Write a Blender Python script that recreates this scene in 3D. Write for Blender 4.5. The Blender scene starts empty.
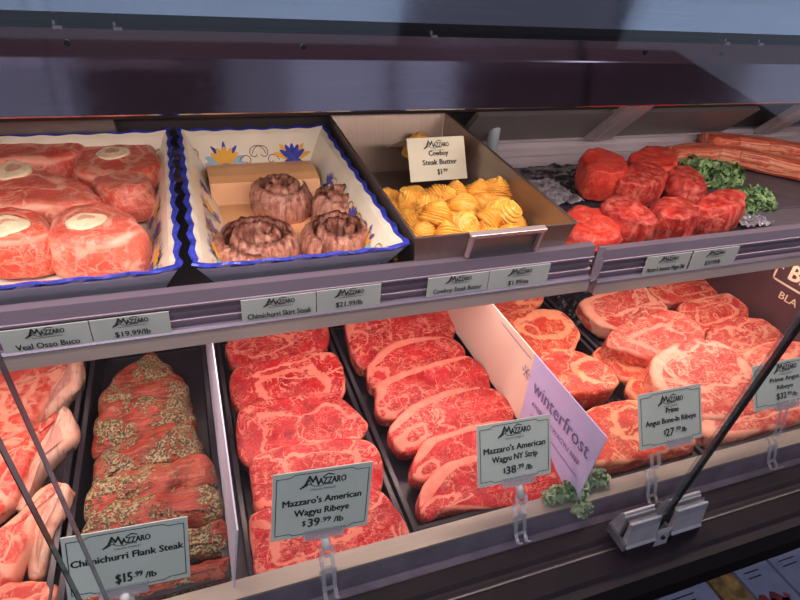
import bpy, math, random
from mathutils import Vector, Matrix, noise
R = random.Random(7)
C = bpy.context.scene.collection
sc = bpy.context.scene
sc.view_settings.view_transform = 'Standard'; sc.view_settings.look = 'None'
sc.view_settings.gamma = 1; sc.view_settings.use_curve_mapping = False
sc.view_settings.exposure = 0.0
WL = {}            # world location of every Empty / part origin
PI = math.pi

# ------------------------------------------------------------ shader helpers
class NT:
    def __init__(s, name):
        s.m = bpy.data.materials.new(name); s.m.use_nodes = True
        s.t = s.m.node_tree; s.t.nodes.clear()
        s.out = s.t.nodes.new('ShaderNodeOutputMaterial')
    def n(s, typ, ins=None, **at):
        nd = s.t.nodes.new('ShaderNode' + typ)
        for k, v in at.items(): setattr(nd, k, v)
        for k, v in (ins or {}).items(): s.set(nd, k, v)
        return nd
    def set(s, nd, k, v):
        sock = nd.inputs[k]
        if isinstance(v, bpy.types.NodeSocket): s.t.links.new(v, sock)
        elif isinstance(v, bpy.types.Node): s.t.links.new(v.outputs[0], sock)
        else:
            if hasattr(sock.default_value, '__len__') and len(sock.default_value) == 4 and len(v) == 3: v = (*v, 1)
            sock.default_value = v
    def math(s, op, a, b=0.0, c=0.0):
        return s.n('Math', {0: a, 1: b, 2: c}, operation=op).outputs[0]
    def vm(s, op, a, b=(0, 0, 0)):
        nd = s.n('VectorMath', {0: a}, operation=op)
        if op == 'SCALE': s.set(nd, 3, b)
        elif op != 'LENGTH': s.set(nd, 1, b)
        return nd.outputs[1] if op == 'LENGTH' else nd.outputs[0]
    def mix(s, f, a, b):
        nd = s.n('Mix', data_type='RGBA'); s.set(nd, 0, f); s.set(nd, 6, a); s.set(nd, 7, b); return nd.outputs[2]
    def ss(s, v, lo, hi, a=0.0, b=1.0):
        return s.n('MapRange', {0: v, 1: lo, 2: hi, 3: a, 4: b}, interpolation_type='SMOOTHSTEP').outputs[0]
    def noise(s, co, scale, detail=2.0, dist=0.0, rough=0.5):
        return s.n('TexNoise', {'Vector': co, 'Scale': scale, 'Detail': detail, 'Distortion': dist, 'Roughness': rough})
    def vein(s, co, scale, w, detail=2.0, dist=1.0):
        f = s.noise(co, scale, detail, dist).outputs[0]
        return s.ss(s.math('ABSOLUTE', s.math('SUBTRACT', f, .5)), 0.0, w, 1.0, 0.0)
    def bump(s, h, strength=.3, dist=.001):
        return s.n('Bump', {'Height': h, 'Strength': strength, 'Distance': dist}).outputs[0]
    def coords(s):
        tc = s.n('TexCoord'); rnd = s.n('ObjectInfo').outputs['Random']
        off = s.vm('SCALE', (7.3, 3.1, 5.7), rnd)
        return s.vm('ADD', tc.outputs['Object'], off), tc.outputs['UV']
    def prin(s, **k):
        ren = dict(color='Base Color', rough='Roughness', metal='Metallic', normal='Normal', spec='Specular IOR Level', coat='Coat Weight',
                   sss='Subsurface Weight', emis='Emission Color', es='Emission Strength', alpha='Alpha', trans='Transmission Weight')
        p = s.n('BsdfPrincipled', {ren[a]: b for a, b in k.items()})
        if 'sss' in k: p.inputs['Subsurface Radius'].default_value = (1, .3, .2); p.inputs['Subsurface Scale'].default_value = .004
        s.t.links.new(p.outputs[0], s.out.inputs[0]); return s.m

def plain(name, col, rough=.5, metal=0.0, var=.0, scale=30, bump=0.0, bscale=200, **k):
    s = NT(name); co, uv = s.coords(); c = col
    if var:
        f = s.noise(co, scale, 4).outputs[0]
        c = s.mix(s.ss(f, .3, .7), tuple(x * (1 - var) for x in col), tuple(min(1, x * (1 + var)) for x in col))
    if bump: k['normal'] = s.bump(s.noise(co, bscale, 3).outputs[0], bump)
    return s.prin(color=c, rough=rough, metal=metal, **k)

def brushed(name, col, rough=.38, metal=.85, stretch=(1, 40, 40), var=.12, bmp=.03):
    s = NT(name); co = s.n('TexCoord').outputs['Object']
    c2 = s.vm('MULTIPLY', co, stretch)
    f = s.noise(c2, 12, 4).outputs[0]; g = s.noise(co, 5, 3).outputs[0]
    spots = s.noise(co, 240, 2).outputs[0]
    c = s.mix(f, tuple(x * (1 - var) for x in col), tuple(x * (1 + var) for x in col))
    c = s.mix(s.ss(g, .35, .75, 0, .35), c, tuple(x * .6 for x in col))
    return s.prin(color=c, rough=s.math('ADD', rough - .05, s.math('MULTIPLY', spots, .1)), metal=metal, normal=s.bump(f, bmp))

def meat(name, lean=(.54, .006, .016), lean2=(.34, .002, .008), fat=(.80, .27, .19), vein=1.0, scale=1.0, wid=1.0, rim=.9, cap=0.0, capdir=(0, 1),
         seams=(), side=.5, mottle=.22, rough=.40, grain=0.0, graindir=(1, 1, 1), herbs=0.0, layers=0.0, rimcut=.42, bumpy=.35, sss=.08):
    s = NT(name); co, uv = s.coords()
    if grain: cg = s.vm('MULTIPLY', co, graindir)
    sx = s.n('SeparateXYZ', {0: uv}); u, v = sx.outputs[0], sx.outputs[1]
    wn = s.noise(co, 28, 2)
    wn2 = s.noise(co, 105, 3, .4)
    warp = s.vm('ADD', s.vm('SCALE', s.vm('SUBTRACT', wn.outputs['Color'], (.5, .5, .5)), .50), s.vm('SCALE', s.vm('SUBTRACT', wn2.outputs['Color'], (.5, .5, .5)), .22))
    uvw = s.vm('ADD', uv, warp)
    rho = s.vm('LENGTH', uv)
    fine = s.noise(co, 300, 3, .5).outputs[0]
    rsh = s.n('ObjectInfo').outputs['Random']
    uvw = s.vm('ADD', uvw, s.vm('SCALE', (.5, -.3, 0), s.math('SUBTRACT', rsh, .5)))
    base = s.mix(s.ss(s.noise(co, 45 * scale, 3, .6).outputs[0], .35, .65), lean, lean2)
    base = s.mix(s.math('MULTIPLY', s.ss(fine, .45, .75), mottle), base, tuple(a * .65 + b * .35 for a, b in zip(lean, fat)))
    m = s.ss(s.noise(co, 24, 2).outputs[0], .38, .58)
    big = s.math('MULTIPLY', s.vein(co, 50 * scale, .040 * wid, 5, .7), s.ss(s.noise(co, 33, 3).outputs[0], .44, .54))
    mid = s.math('MULTIPLY', s.vein(s.vm('MULTIPLY', co, (1, 1.9, 1)), 95 * scale, .042 * wid, 4, .6), s.math('MULTIPLY', m, .85))
    sml = s.math('MULTIPLY', s.vein(s.vm('MULTIPLY', co, (1.7, 1, 1)), 210 * scale, .05 * wid, 3, .4), s.ss(s.noise(co, 60, 2).outputs[0], .40, .62, .1, .6))
    f = s.math('MULTIPLY', s.math('MAXIMUM', s.math('MAXIMUM', big, mid), sml), vein)
    for (cx, cy, rx, ry, w) in seams:
        d = s.vm('LENGTH', s.vm('DIVIDE', s.vm('SUBTRACT', uvw, (cx, cy, 0)), (rx, ry, 1)))
        d = s.math('ABSOLUTE', s.math('SUBTRACT', d, 1.0))
        ww = s.math('MULTIPLY', s.ss(s.noise(co, 20, 1).outputs[0], .3, .7, .35, 1.5), w)
        f = s.math('MAXIMUM', f, s.ss(s.math('DIVIDE', d, ww), .55, 1.0, .92, 0))
    # fat rim, wider where `cap` points
    dirn = s.math('ADD', s.math('MULTIPLY', u, capdir[0]), s.math('MULTIPLY', v, capdir[1]))
    thr = s.math('SUBTRACT', s.math('ADD', rim, s.math('MULTIPLY', s.math('SUBTRACT', s.noise(co, 16, 2).outputs[0], .5), .22)), s.math('MULTIPLY', s.ss(dirn, .1, .9), cap))
    rf = s.math('MULTIPLY', s.ss(s.math('SUBTRACT', rho, thr), 0.0, .03), s.ss(s.math('ADD', s.noise(co, 22, 2).outputs[0], s.math('MULTIPLY', s.ss(dirn, .1, .9), cap * 2)), rimcut - .05, rimcut + .03))
    sidef = s.ss(s.math('ADD', s.noise(co, 30, 3, 1).outputs[0], side - .5), .47, .56)
    onside = s.ss(rho, .985, 1.02)
    rf = s.math('MULTIPLY', rf, s.n('Mix', {0: onside, 2: 1.0, 3: sidef}).outputs[0])
    f = s.math('MAXIMUM', f, s.math('MULTIPLY', rf, .95))
    fatc = s.mix(s.ss(s.noise(co, 90, 3).outputs[0], .3, .7), fat, tuple(x * k for x, k in zip(fat, (1.0, .78, .72))))
    c = s.mix(f, base, fatc)
    h = s.math('ADD', s.math('MULTIPLY', fine, .6), s.math('MULTIPLY', f, .5))
    if grain:
        gr = s.noise(cg, 60, 3, .3).outputs[0]
        c = s.mix(s.math('MULTIPLY', s.ss(gr, .5, .7), grain), c, tuple(a * .5 + b * .5 for a, b in zip(lean, fat)))
        c = s.mix(s.math('MULTIPLY', s.ss(gr, .5, .3), grain), c, tuple(a * .5 for a in lean2))
        h = s.math('ADD', h, s.math('MULTIPLY', gr, 1.5))
    if layers:
        ly = s.noise(s.vm('ADD', s.vm('SCALE', uv, 1.0), s.vm('SCALE', warp, .25)), 4.5, 3).outputs[0]
        c = s.mix(s.math('MULTIPLY', s.ss(ly, .5, .56), layers), c, fatc); c = s.mix(s.math('MULTIPLY', s.ss(ly, .45, .38), layers * .7), c, lean2); h = s.math('ADD', h, ly)
    if herbs:
        hn = s.noise(co, 190, 3, .5).outputs[0]; hm = s.noise(co, 26, 2).outputs[0]
        hf = s.math('MULTIPLY', s.ss(hn, .36, .46), s.ss(s.math('ADD', s.math('MULTIPLY', hn, .7), s.math('MULTIPLY', hm, 1.6)), 1.26 - herbs * .12, 1.36 - herbs * .12))
        hc = s.mix(s.ss(s.noise(co, 420, 2).outputs[0], .4, .6), (.055, .050, .018), (.40, .30, .16))
        c = s.mix(hf, c, hc)
        red = s.math('MULTIPLY', s.ss(s.noise(co, 110, 1).outputs[0], .74, .77), 1.0)
        c = s.mix(red, c, (.75, .05, .01)); h = s.math('ADD', h, s.math('MULTIPLY', hf, 1.2))
    return s.prin(color=c, rough=rough, normal=s.bump(h, bumpy, .0015), sss=sss, spec=.32)

def clear(name, tint=(.96, .98, .98), ior=1.45, gl=1.0, haze=0.0, hazecol=(.8, .8, .85)):
    s = NT(name)
    tr = s.n('BsdfTransparent', {'Color': tint}); g = s.n('BsdfGlossy', {'Roughness': .03, 'Color': (gl, gl, gl)})
    fr = s.math('MULTIPLY_ADD', s.math('POWER', s.n('LayerWeight').outputs['Facing'], 5.0), .9, (ior - 1) ** 2 / (ior + 1) ** 2)
    mx = s.n('MixShader', {0: fr, 1: tr, 2: g})
    if haze:
        d = s.n('BsdfDiffuse', {'Color': hazecol}); mx = s.n('MixShader', {0: haze, 1: mx, 2: d})
    s.t.links.new(mx.outputs[0], s.out.inputs[0]); return s.m

# ------------------------------------------------------------ object helpers
def tag(o, label=None, cat=None, group=None, kind=None):
    if label: o['label'] = label
    if cat: o['category'] = cat
    if group: o['group'] = group
    if kind: o['kind'] = kind
    return o
def thing(name, label, cat, loc, group=None):
    o = bpy.data.objects.new(name, None); C.objects.link(o); o.location = loc; o.empty_display_size = .02
    WL[o.name] = Vector(loc); return tag(o, label, cat, group)
class MB:
    """collects geometry (world coordinates) for ONE mesh object"""
    def __init__(s): s.v = []; s.f = []; s.mi = []; s.uv = None
    def add(s, vs, fs, mi=0):
        b = len(s.v); s.v += [Vector(p) for p in vs]; s.f += [tuple(i + b for i in f) for f in fs]; s.mi += [mi] * len(fs); return s
    def box(s, x0, x1, y0, y1, z0, z1, mi=0):
        vs = [(x, y, z) for x in (x0, x1) for y in (y0, y1) for z in (z0, z1)]
        return s.add(vs, [(0, 1, 3, 2), (4, 6, 7, 5), (0, 4, 5, 1), (2, 3, 7, 6), (0, 2, 6, 4), (1, 5, 7, 3)], mi)
    def hexa(s, p, mi=0):   # 8 corners: bottom 4 ccw, top 4 ccw
        return s.add(p, [(3, 2, 1, 0), (4, 5, 6, 7), (0, 1, 5, 4), (1, 2, 6, 5), (2, 3, 7, 6), (3, 0, 4, 7)], mi)
    def prof(s, pts, x0, x1, mi=0):   # closed (y,z) profile pulled along X
        n = len(pts); vs = [(x0, y, z) for y, z in pts] + [(x1, y, z) for y, z in pts]
        fs = [(i, (i + 1) % n, n + (i + 1) % n, n + i) for i in range(n)] + [tuple(range(n))[::-1], tuple(range(n, 2 * n))]
        return s.add(vs, fs, mi)
    def sheet(s, pts, x0, x1, t, mi=0):  # open (y,z) profile with thickness t along X
        off = []
        for i, p in enumerate(pts):
            a = pts[max(0, i - 1)]; b = pts[min(len(pts) - 1, i + 1)]
            d = Vector((b[0] - a[0], b[1] - a[1])).normalized(); off.append((p[0] - d.y * t, p[1] + d.x * t))
        return s.prof(list(pts) + off[::-1], x0, x1, mi)
    def tube(s, path, r, n=10, mi=0, caps=True):
        path = [Vector(p) for p in path]; rs = r if isinstance(r, (list, tuple)) else [r] * len(path); vs = []; fs = []
        for i, p in enumerate(path):
            d = (path[min(i + 1, len(path) - 1)] - path[max(i - 1, 0)]).normalized()
            a = d.orthogonal().normalized() if i == 0 else (a - d * a.dot(d)).normalized(); b = d.cross(a)
            vs += [p + (a * math.cos(2 * PI * k / n) + b * math.sin(2 * PI * k / n)) * rs[i] for k in range(n)]
        for i in range(len(path) - 1):
            fs += [(i * n + k, i * n + (k + 1) % n, (i + 1) * n + (k + 1) % n, (i + 1) * n + k) for k in range(n)]
        if caps: fs += [tuple(range(n))[::-1], tuple(range((len(path) - 1) * n, len(path) * n))]
        return s.add(vs, fs, mi)
    def build(s, name, mats, parent=None, smooth=False, loc=None, bevel=0.0, seg=2, mat=None, subs=0):
        """vertices are world coordinates unless `mat` (a local-to-world matrix) is given"""
        me = bpy.data.meshes.new(name)
        o = bpy.data.objects.new(name, me); C.objects.link(o)
        if mat is not None: vs = [tuple(p) for p in s.v]; M = mat
        else:
            if loc is None:
                xs = [p.x for p in s.v]; ys = [p.y for p in s.v]; zs = [p.z for p in s.v]
                loc = Vector(((min(xs) + max(xs)) / 2, (min(ys) + max(ys)) / 2, min(zs)))
            loc = Vector(loc); vs = [tuple(p - loc) for p in s.v]; M = Matrix.Translation(loc)
        me.from_pydata(vs, [], s.f); me.update()
        for m in (mats if isinstance(mats, (list, tuple)) else [mats]): me.materials.append(m)
        if any(s.mi): me.polygons.foreach_set('material_index', s.mi)
        if s.uv:
            ul = me.uv_layers.new(name='UVMap')
            for lp in me.loops: ul.data[lp.index].uv = s.uv[lp.vertex_index]
        if smooth: me.polygons.foreach_set('use_smooth', [True] * len(me.polygons))
        if parent is not None:
            o.parent = parent; M = Matrix.Translation(-WL[parent.name]) @ M
        o.matrix_basis = M
        WL[o.name] = M.translation + (WL[parent.name] if parent is not None else Vector())
        if bevel:
            b = o.modifiers.new('b', 'BEVEL'); b.width = bevel; b.segments = seg; b.limit_method = 'ANGLE'; b.angle_limit = .6
        if subs: o.modifiers.new('s', 'SUBSURF').levels = subs; o.modifiers[-1].render_levels = subs
        return o
def nz(p, s, seed=0): return noise.noise(Vector(p) * s + Vector((seed * 3.7, seed * 1.3, seed * 9.1)))

def outline(poly, n=84):
    """smooth closed Catmull-Rom curve through the points, evenly resampled"""
    P = [Vector((x * .001, y * .001)) for x, y in poly]; m = len(P); pts = []
    for i in range(m):
        a, b, c, d = P[i - 1], P[i], P[(i + 1) % m], P[(i + 2) % m]
        for k in range(12):
            t = k / 12
            pts.append(.5 * ((2 * b) + (c - a) * t + (2 * a - 5 * b + 4 * c - d) * t * t + (3 * b - a - 3 * c + d) * t ** 3))
    L = [0]
    for i in range(len(pts)): L.append(L[-1] + (pts[(i + 1) % len(pts)] - pts[i]).length)
    out = []; j = 0
    for k in range(n):
        t = L[-1] * k / n
        while L[j + 1] < t: j += 1
        f = (t - L[j]) / max(1e-9, L[j + 1] - L[j]); out.append(pts[j].lerp(pts[(j + 1) % len(pts)], f))
    area = sum(out[i].x * out[(i + 1) % n].y - out[(i + 1) % n].x * out[i].y for i in range(n))
    return out if area > 0 else out[::-1]
def slab(name, item, thick, mat, parent=None, round_=.006, crown=.001, amp=.0012, sideamp=.0015, bulge=0.0, bend=0.0, flare=1.0, n=84, seed=None, lump=0.0, dz=0.0, ns=30):
    """a thick cut of meat: outline on its (tilted) top plane, rounded edge, real sides and underside"""
    ox, oy, oz, tilt, xs, poly = item
    if seed is None: seed = R.random() * 50
    O = outline(poly, n); cx = sum(p.x for p in O) / n; cy = sum(p.y for p in O) / n; c = Vector((cx, cy))
    hw = max(abs(p.x - cx) for p in O); hh = max(abs(p.y - cy) for p in O)
    rings = [(rho, 0.0, rho) for rho in (.12, .25, .38, .5, .6, .7, .78, .85, .91)]
    r = min(round_, thick * .45)
    for k in range(0, 6):
        a = PI / 2 * k / 5; rings.append((1, -r * (1 - math.cos(a)), .95 + .05 * k / 5, -r * (1 - math.sin(a))))
    for k in range(1, 6): rings.append((1, -r - (thick - 2 * r) * k / 6, 1.0 + .4 * k / 6, bulge * math.sin(PI * k / 6)))
    for k in range(0, 4):
        a = PI / 2 * k / 3; rings.append((1, -(thick - r) - r * math.sin(a), 1.4 + .1 * k / 3, -r * (1 - math.cos(a))))
    rings.append((.5, -thick, 1.5))
    vs = []; uv = []
    def emit(x, y, z, rho, dirn):
        nx = (x - cx) / max(hw, 1e-6); ny = (y - cy) / max(hh, 1e-6)
        w = max(0, min(1, (z + thick) / thick)); k = 1 + (flare - 1) * (1 - w)
        x = cx + (x - cx) * k; y = cy + (y - cy) * k
        q = (x, y, z)
        top = 1 if rho <= 1.0 else 0
        zz = z + nz(q, 55, seed) * amp * (1 + top) + nz(q, 16, seed + 3) * lump
        zz += crown * max(0, 1 - rho * rho) - bend * (ny * ny + .4 * nx * nx) * (hh)
        if rho > .95:
            s = nz(q, 70, seed + 7) * sideamp + nz(q, 25, seed + 9) * sideamp
            x += dirn.x * s; y += dirn.y * s
        vs.append(Vector((x, y, zz + dz))); uv.append((dirn.x * rho, dirn.y * rho))
    emit(cx, cy, 0, 0, Vector((0, 0)))
    for rg in rings:
        for i, p in enumerate(O):
            d = p - c; nrm = Vector((d.x / hw, d.y / hh)); nrm.normalize()
            e = (O[(i + 1) % n] - O[i - 1]); nn = Vector((e.y, -e.x)).normalized()
            if len(rg) == 3: q = c + d * (rg[0] if rg[2] < 1.2 else rg[0]); q = q if rg[2] > 1.2 else c + (p - nn * r - c) * rg[0]
            else: q = p + nn * rg[3]
            emit(q.x, q.y, rg[1], rg[2], nrm)
    nr = len(rings); fs = [(0, 1 + i, 1 + (i + 1) % n) for i in range(n)]
    for k in range(nr - 1):
        a = 1 + k * n; b = a + n
        fs += [(a + i, b + i, b + (i + 1) % n, a + (i + 1) % n) for i in range(n)]
    vs.append(Vector((cx, cy, -thick + dz))); uv.append((0, 1.5)); last = len(vs) - 1; a = 1 + (nr - 1) * n
    fs += [(a + i, last, a + (i + 1) % n) for i in range(n)]
    t, s_ = math.radians(tilt), math.radians(xs)
    N = Vector((-math.tan(s_), -math.tan(t), 1)).normalized(); U = Vector((1, 0, math.tan(s_))).normalized(); V = N.cross(U)
    M = Matrix(((U.x, V.x, N.x, ox), (U.y, V.y, N.y, oy), (U.z, V.z, N.z, oz), (0, 0, 0, 1)))
    mb = MB(); mb.v = vs; mb.f = fs; mb.mi = [0] * len(fs); mb.uv = uv
    return mb.build(name, mat, parent, smooth=True, mat=M)

def text_geo(body, height=None, width=None, bold=0.0, align='CENTER', ext=.0):
    cu = bpy.data.curves.new('t', 'FONT'); cu.body = body; cu.size = 1; cu.offset = bold; cu.align_x = align; cu.resolution_u = 2
    ob = bpy.data.objects.new('t', cu); C.objects.link(ob)
    dg = bpy.context.evaluated_depsgraph_get(); me = bpy.data.meshes.new_from_object(ob.evaluated_get(dg))
    vs = [v.co.copy() for v in me.vertices]; fs = [tuple(p.vertices) for p in me.polygons]
    bpy.data.objects.remove(ob); bpy.data.curves.remove(cu); bpy.data.meshes.remove(me)
    x0, x1 = min(v.x for v in vs), max(v.x for v in vs)
    k = (height / .72) if height else width / (x1 - x0)
    kx = width / (x1 - x0) if width else k
    for v in vs: v.x *= kx; v.y *= k if height else kx
    return vs, fs
def frame(o, r, u):
    r = Vector(r).normalized(); u = Vector(u); u = (u - r * u.dot(r)).normalized(); n = r.cross(u)
    return Matrix(((r.x, u.x, n.x, o[0]), (r.y, u.y, n.y, o[1]), (r.z, u.z, n.z, o[2]), (0, 0, 0, 1)))
def put_text(mb, M, body, x, y, height=None, width=None, bold=.02, mi=0, lift=.0004):
    vs, fs = text_geo(body, height, width, 0)
    k = max(0, bold) * (height or .01) * 1.6
    for q, (dx, dy) in enumerate(((-k, 0), (k, 0), (0, k * .6), (0, -k * .6)) if k else ((0, 0),)):
        mb.add([M @ Vector((v.x + x + dx, v.y + y + dy, lift + q * .00003)) for v in vs], fs, mi)
def put_poly(mb, M, pts, mi=0, lift=.0004):
    mb.add([M @ Vector((p[0], p[1], lift)) for p in pts], [tuple(range(len(pts)))], mi)
def put_line(mb, M, pts, w, mi=0, lift=.0004, closed=False):
    n = len(pts)
    for i in range(n if closed else n - 1):
        a = Vector(pts[i]); b = Vector(pts[(i + 1) % n]); d = (b - a).normalized() * w / 2; e = Vector((-d.y, d.x))
        put_poly(mb, M, [a - d + e, a - d - e, b + d - e, b + d + e][::1], mi, lift)
def logo(mb, M, x, y, w, mi=0, sub=True):
    """mountain-shaped wordmark with the small second line below"""
    k = w
    put_line(mb, M, [(x - .52 * k, y - .02 * k), (x - .42 * k, y + .06 * k), (x - .33 * k, y + .26 * k), (x - .25 * k, y + .12 * k), (x - .19 * k, y + .24 * k), (x - .12 * k, y + .03 * k)], .045 * k, mi)
    put_line(mb, M, [(x - .46 * k, y - .01 * k), (x - .33 * k, y + .07 * k), (x - .22 * k, y + .0 * k), (x - .1 * k, y - .02 * k), (x + .05 * k, y + .01 * k), (x + .2 * k, y + .0 * k)], .018 * k, mi)
    put_line(mb, M, [(x - .40 * k, y + .02 * k), (x - .33 * k, y + .17 * k), (x - .28 * k, y + .06 * k)], .02 * k, mi)
    put_line(mb, M, [(x - .02 * k, y + .21 * k), (x + .1 * k, y + .28 * k), (x + .22 * k, y + .24 * k)], .03 * k, mi)
    put_text(mb, M, 'AZZARO', x + .2 * k, y + .03 * k, height=.17 * k, width=.64 * k, bold=.03, mi=mi)
    if sub: put_text(mb, M, 'ITALIAN MARKET', x, y - .12 * k, height=.055 * k, width=.6 * k, bold=.0, mi=mi)
# ------------------------------------------------------------ camera
cam = bpy.data.cameras.new('camera'); camo = bpy.data.objects.new('camera', cam); C.objects.link(camo); sc.camera = camo
cam.sensor_width = 36; cam.lens = 25.92; cam.clip_start = .01
camo.matrix_world = Matrix(((.940526, .122653, -.316809, 0), (-.332062, .528835, -.781069, 0), (.071739, .839815, .538111, .55), (0, 0, 0, 1)))

# ------------------------------------------------------------ materials
steel = brushed('brushed_steel', (.30, .25, .28), .36, .8)
steelL = brushed('light_steel', (.62, .52, .52), .34, .7)
beamM = brushed('dark_brushed_steel', (.36, .29, .34), .10, 1.0, (1, 60, 60), .12, .004)
panelM = brushed('blue_grey_steel', (.44, .48, .56), .10, 1.0, (1, 60, 60), .12, .004)
greyP = brushed('grey_rear_panel', (.20, .18, .19), .45, .35)
alu = plain('satin_aluminium', (.50, .50, .56), .34, .55, .08, 40)
whiteS = plain('white_sill', (.50, .45, .50), .4, .2, .08, 10)
darkP = plain('dark_purple_bumper', (.011, .006, .010), .5, 0, .25, 25, .05, spec=.25)
railF = plain('rail_face', (.16, .13, .18), .4, .35, .2, 30)
black = plain('black_plastic', (.012, .010, .014), .3, 0, .2, 40, .1)
blackish = plain('black_interior', (.02, .014, .016), .6)
trayM = plain('black_tray_plastic', (.022, .018, .026), .28, 0, .2, 30, .1)
linerM = plain('black_liner', (.025, .022, .03), .22, 0, .3, 30, .8, 60)
slateM = plain('dark_slate', (.07, .06, .075), .5, 0, .15, 40)
ceramicW = plain('cream_glaze', (.82, .75, .62), .22, 0, .06, 20, coat=.4)
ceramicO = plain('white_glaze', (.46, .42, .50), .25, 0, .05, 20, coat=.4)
blueG = plain('cobalt_glaze', (.035, .05, .42), .22, 0, .35, 120, coat=.4)
yellowG = plain('yellow_glaze', (.80, .42, .04), .25, 0, .1)
paleB = plain('pale_blue_glaze', (.35, .50, .68), .25)
ochreG = plain('brown_line_glaze', (.14, .09, .07), .3)
cardM = plain('mint_card', (.56, .62, .56), .42, 0, .03)
creamM = plain('cream_card', (.80, .76, .60), .5, 0, .03)
stripM = plain('grey_price_strip', (.40, .44, .42), .38, 0, .04)
ink = plain('black_ink', (.012, .012, .014), .5)
lilacM = plain('lilac_card', (.55, .53, .86), .45)
beigeM = plain('beige_card', (.78, .62, .50), .45)
indigo = plain('indigo_ink', (.14, .12, .30), .5)
blueCardM = plain('pale_blue_card', (.60, .61, .76), .45)
creamInk = plain('cream_print', (.80, .72, .50), .5)
brownCard = plain('dark_brown_card', (.085, .05, .055), .35, 0, .1)
pegM = plain('white_peg', (.85, .85, .88), .35)
glassM = clear('case_glass', (.97, .98, .98))
acryl = clear('clear_acrylic', (.82, .84, .87), 1.6, 1.0, .26, (.75, .75, .8))
edgeM = plain('dark_glass_edge', (.010, .012, .014), .15)
edgeG = plain('grey_glass_edge', (.10, .12, .14), .2)
butterM = plain('butter', (.80, .40, .065), .42, 0, .16, 130, .3, 400, sss=.1)
boneM = plain('bone', (.86, .68, .46), .42, 0, .12, 120, .2)
marrowM = plain('marrow', (.62, .33, .22), .4, 0, .2, 300)
peachM = plain('peach_paper', (.92, .47, .22), .42, 0, .12, 14, .1)
kaleM = plain('kale', (.15, .25, .09), .45, 0, .55, 60, .3)
kaleD = plain('dark_kale', (.06, .14, .05), .45, 0, .4, 60, .3)
postM = plain('pale_blue_post', (.50, .62, .70), .35)
chrome = plain('chrome', (.12, .11, .12), .35, .8)
gelM = plain('crumpled_film', (.30, .28, .32), .12, .3, .5, 60)

# ------------------------------------------------------------ the room around the case
fl = MB().box(-3, 4, -3.5, 2.5, -.93, -.90).build('floor', plain('floor_tile', (.10, .085, .08), .5, 0, .2, 3)); tag(fl, kind='structure')

# ------------------------------------------------------------ display case
X0, X1 = -.62, 1.42
case = thing('display_case', 'refrigerated meat display case with steel interior, dark bumper and brushed canopy', 'display case', (.4, .6, -.9))
MB().box(X0, X1, .30, 1.25, -.9, -.62).build('plinth', black, case)
MB().box(X0, X1, .36, .95, -.060, -.045).build('deck_panel', plain('deck_steel', (.10, .09, .10), .4, .5), case)
b = MB(); b.prof([(.3535, -.045), (.3535, -.004), (.352, 0), (.332, 0), (.332, -.004), (.34, -.02), (.345, -.045)], X0, X1)
b.build('front_rail', brushed('rail_top_steel', (.46, .40, .34), .3, .5), case)
MB().prof([(.332, -.003), (.325, -.024), (.317, -.028), (.317, -.06), (.338, -.06), (.338, -.02)], X0, X1).build('rail_face', railF, case)
b = MB(); b.prof([(.317, -.026), (.300, -.030), (.296, -.034), (.288, -.034), (.284, -.030), (.262, -.034), (.258, -.038), (.252, -.038), (.248, -.038), (.248, -.06), (.317, -.06)], X0, X1)
b.build('bumper', darkP, case)
MB().prof([(.2475, -.037), (.236, -.046), (.232, -.060), (.238, -.076), (.27, -.082), (.317, -.082), (.317, -.0605), (.2475, -.0605)], X0, X1).build('kick_panel', plain('matt_black', (.003, .002, .003), .6, spec=.1), case)
MB().box(X0, X1, .2835, .2855, -.0302, -.0285).build('chrome_line', chrome, case)
# rear wall: sill tracks, leaning rear panel and its struts
b = MB(); b.prof([(.893, .10), (.893, .196), (.905, .200), (.905, .212), (.897, .216), (.897, .226), (.908, .229), (.908, .238), (.902, .2415), (.912, .247), (1.0, .247), (1.0, .10)], X0, X1)
b.build('rear_sill', whiteS, case)
MB().hexa([(.45, .905, .245), (1.06, .905, .245), (1.06, .915, .250), (.45, .915, .250), (.45, .838, .3085), (1.06, .838, .3085), (1.06, .848, .314), (.45, .848, .314)]).build('rear_panel', greyP, case)
MB().hexa([(X0, .905, .275), (-.09, .905, .275), (-.09, .915, .28), (X0, .915, .28), (X0, .87, .31), (-.09, .87, .31), (-.09, .88, .315), (X0, .88, .315)]).build('rear_panel', greyP, case)
b = MB(); b.hexa([(X0, .83, .318), (X1, .83, .318), (X1, .85, .33), (X0, .85, .33), (X0, .60, .56), (X1, .60, .56), (X1, .62, .57), (X0, .62, .57)])
b.build('rear_upper_panel', blackish, case)
MB().box(X0, X1, .96, 1.0, -.06, .25).build('rear_wall', blackish, case)
MB().box(X0, X1, .92, 1.0, .25, .62).build('rear_cover', blackish, case)
for i, xs in enumerate((-.30, .715, 1.15)):
    b = MB()
    for dx, w, up in ((0, .014, .004), (.014, .016, .012), (.030, .022, .007)):
        x = xs + dx
        b.hexa([(x, .905, .240), (x + w, .905, .240), (x + w, .905, .245), (x, .905, .245), (x - .01, .66 + up, .475 + up), (x - .01 + w, .66 + up, .475 + up), (x - .01 + w, .67, .492), (x - .01, .67, .492)])
        b.hexa([(x, .9 - up, .240 + up * .2), (x + w, .9 - up, .240 + up * .2), (x + w, .905, .247), (x, .905, .247), (x - .01, .655 - up, .485 - up), (x - .01 + w, .655 - up, .485 - up), (x - .01 + w, .665, .497), (x - .01, .665, .497)])
    b.build('strut', brushed('strut_alu', (.62, .54, .58), .35, .6), case)
b = MB(); b.tube([(.508, .885, .2), (.502, .872, .34), (.49, .86, .47)], .010, 14); b.build('support_post', postM, case, smooth=True)
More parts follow.
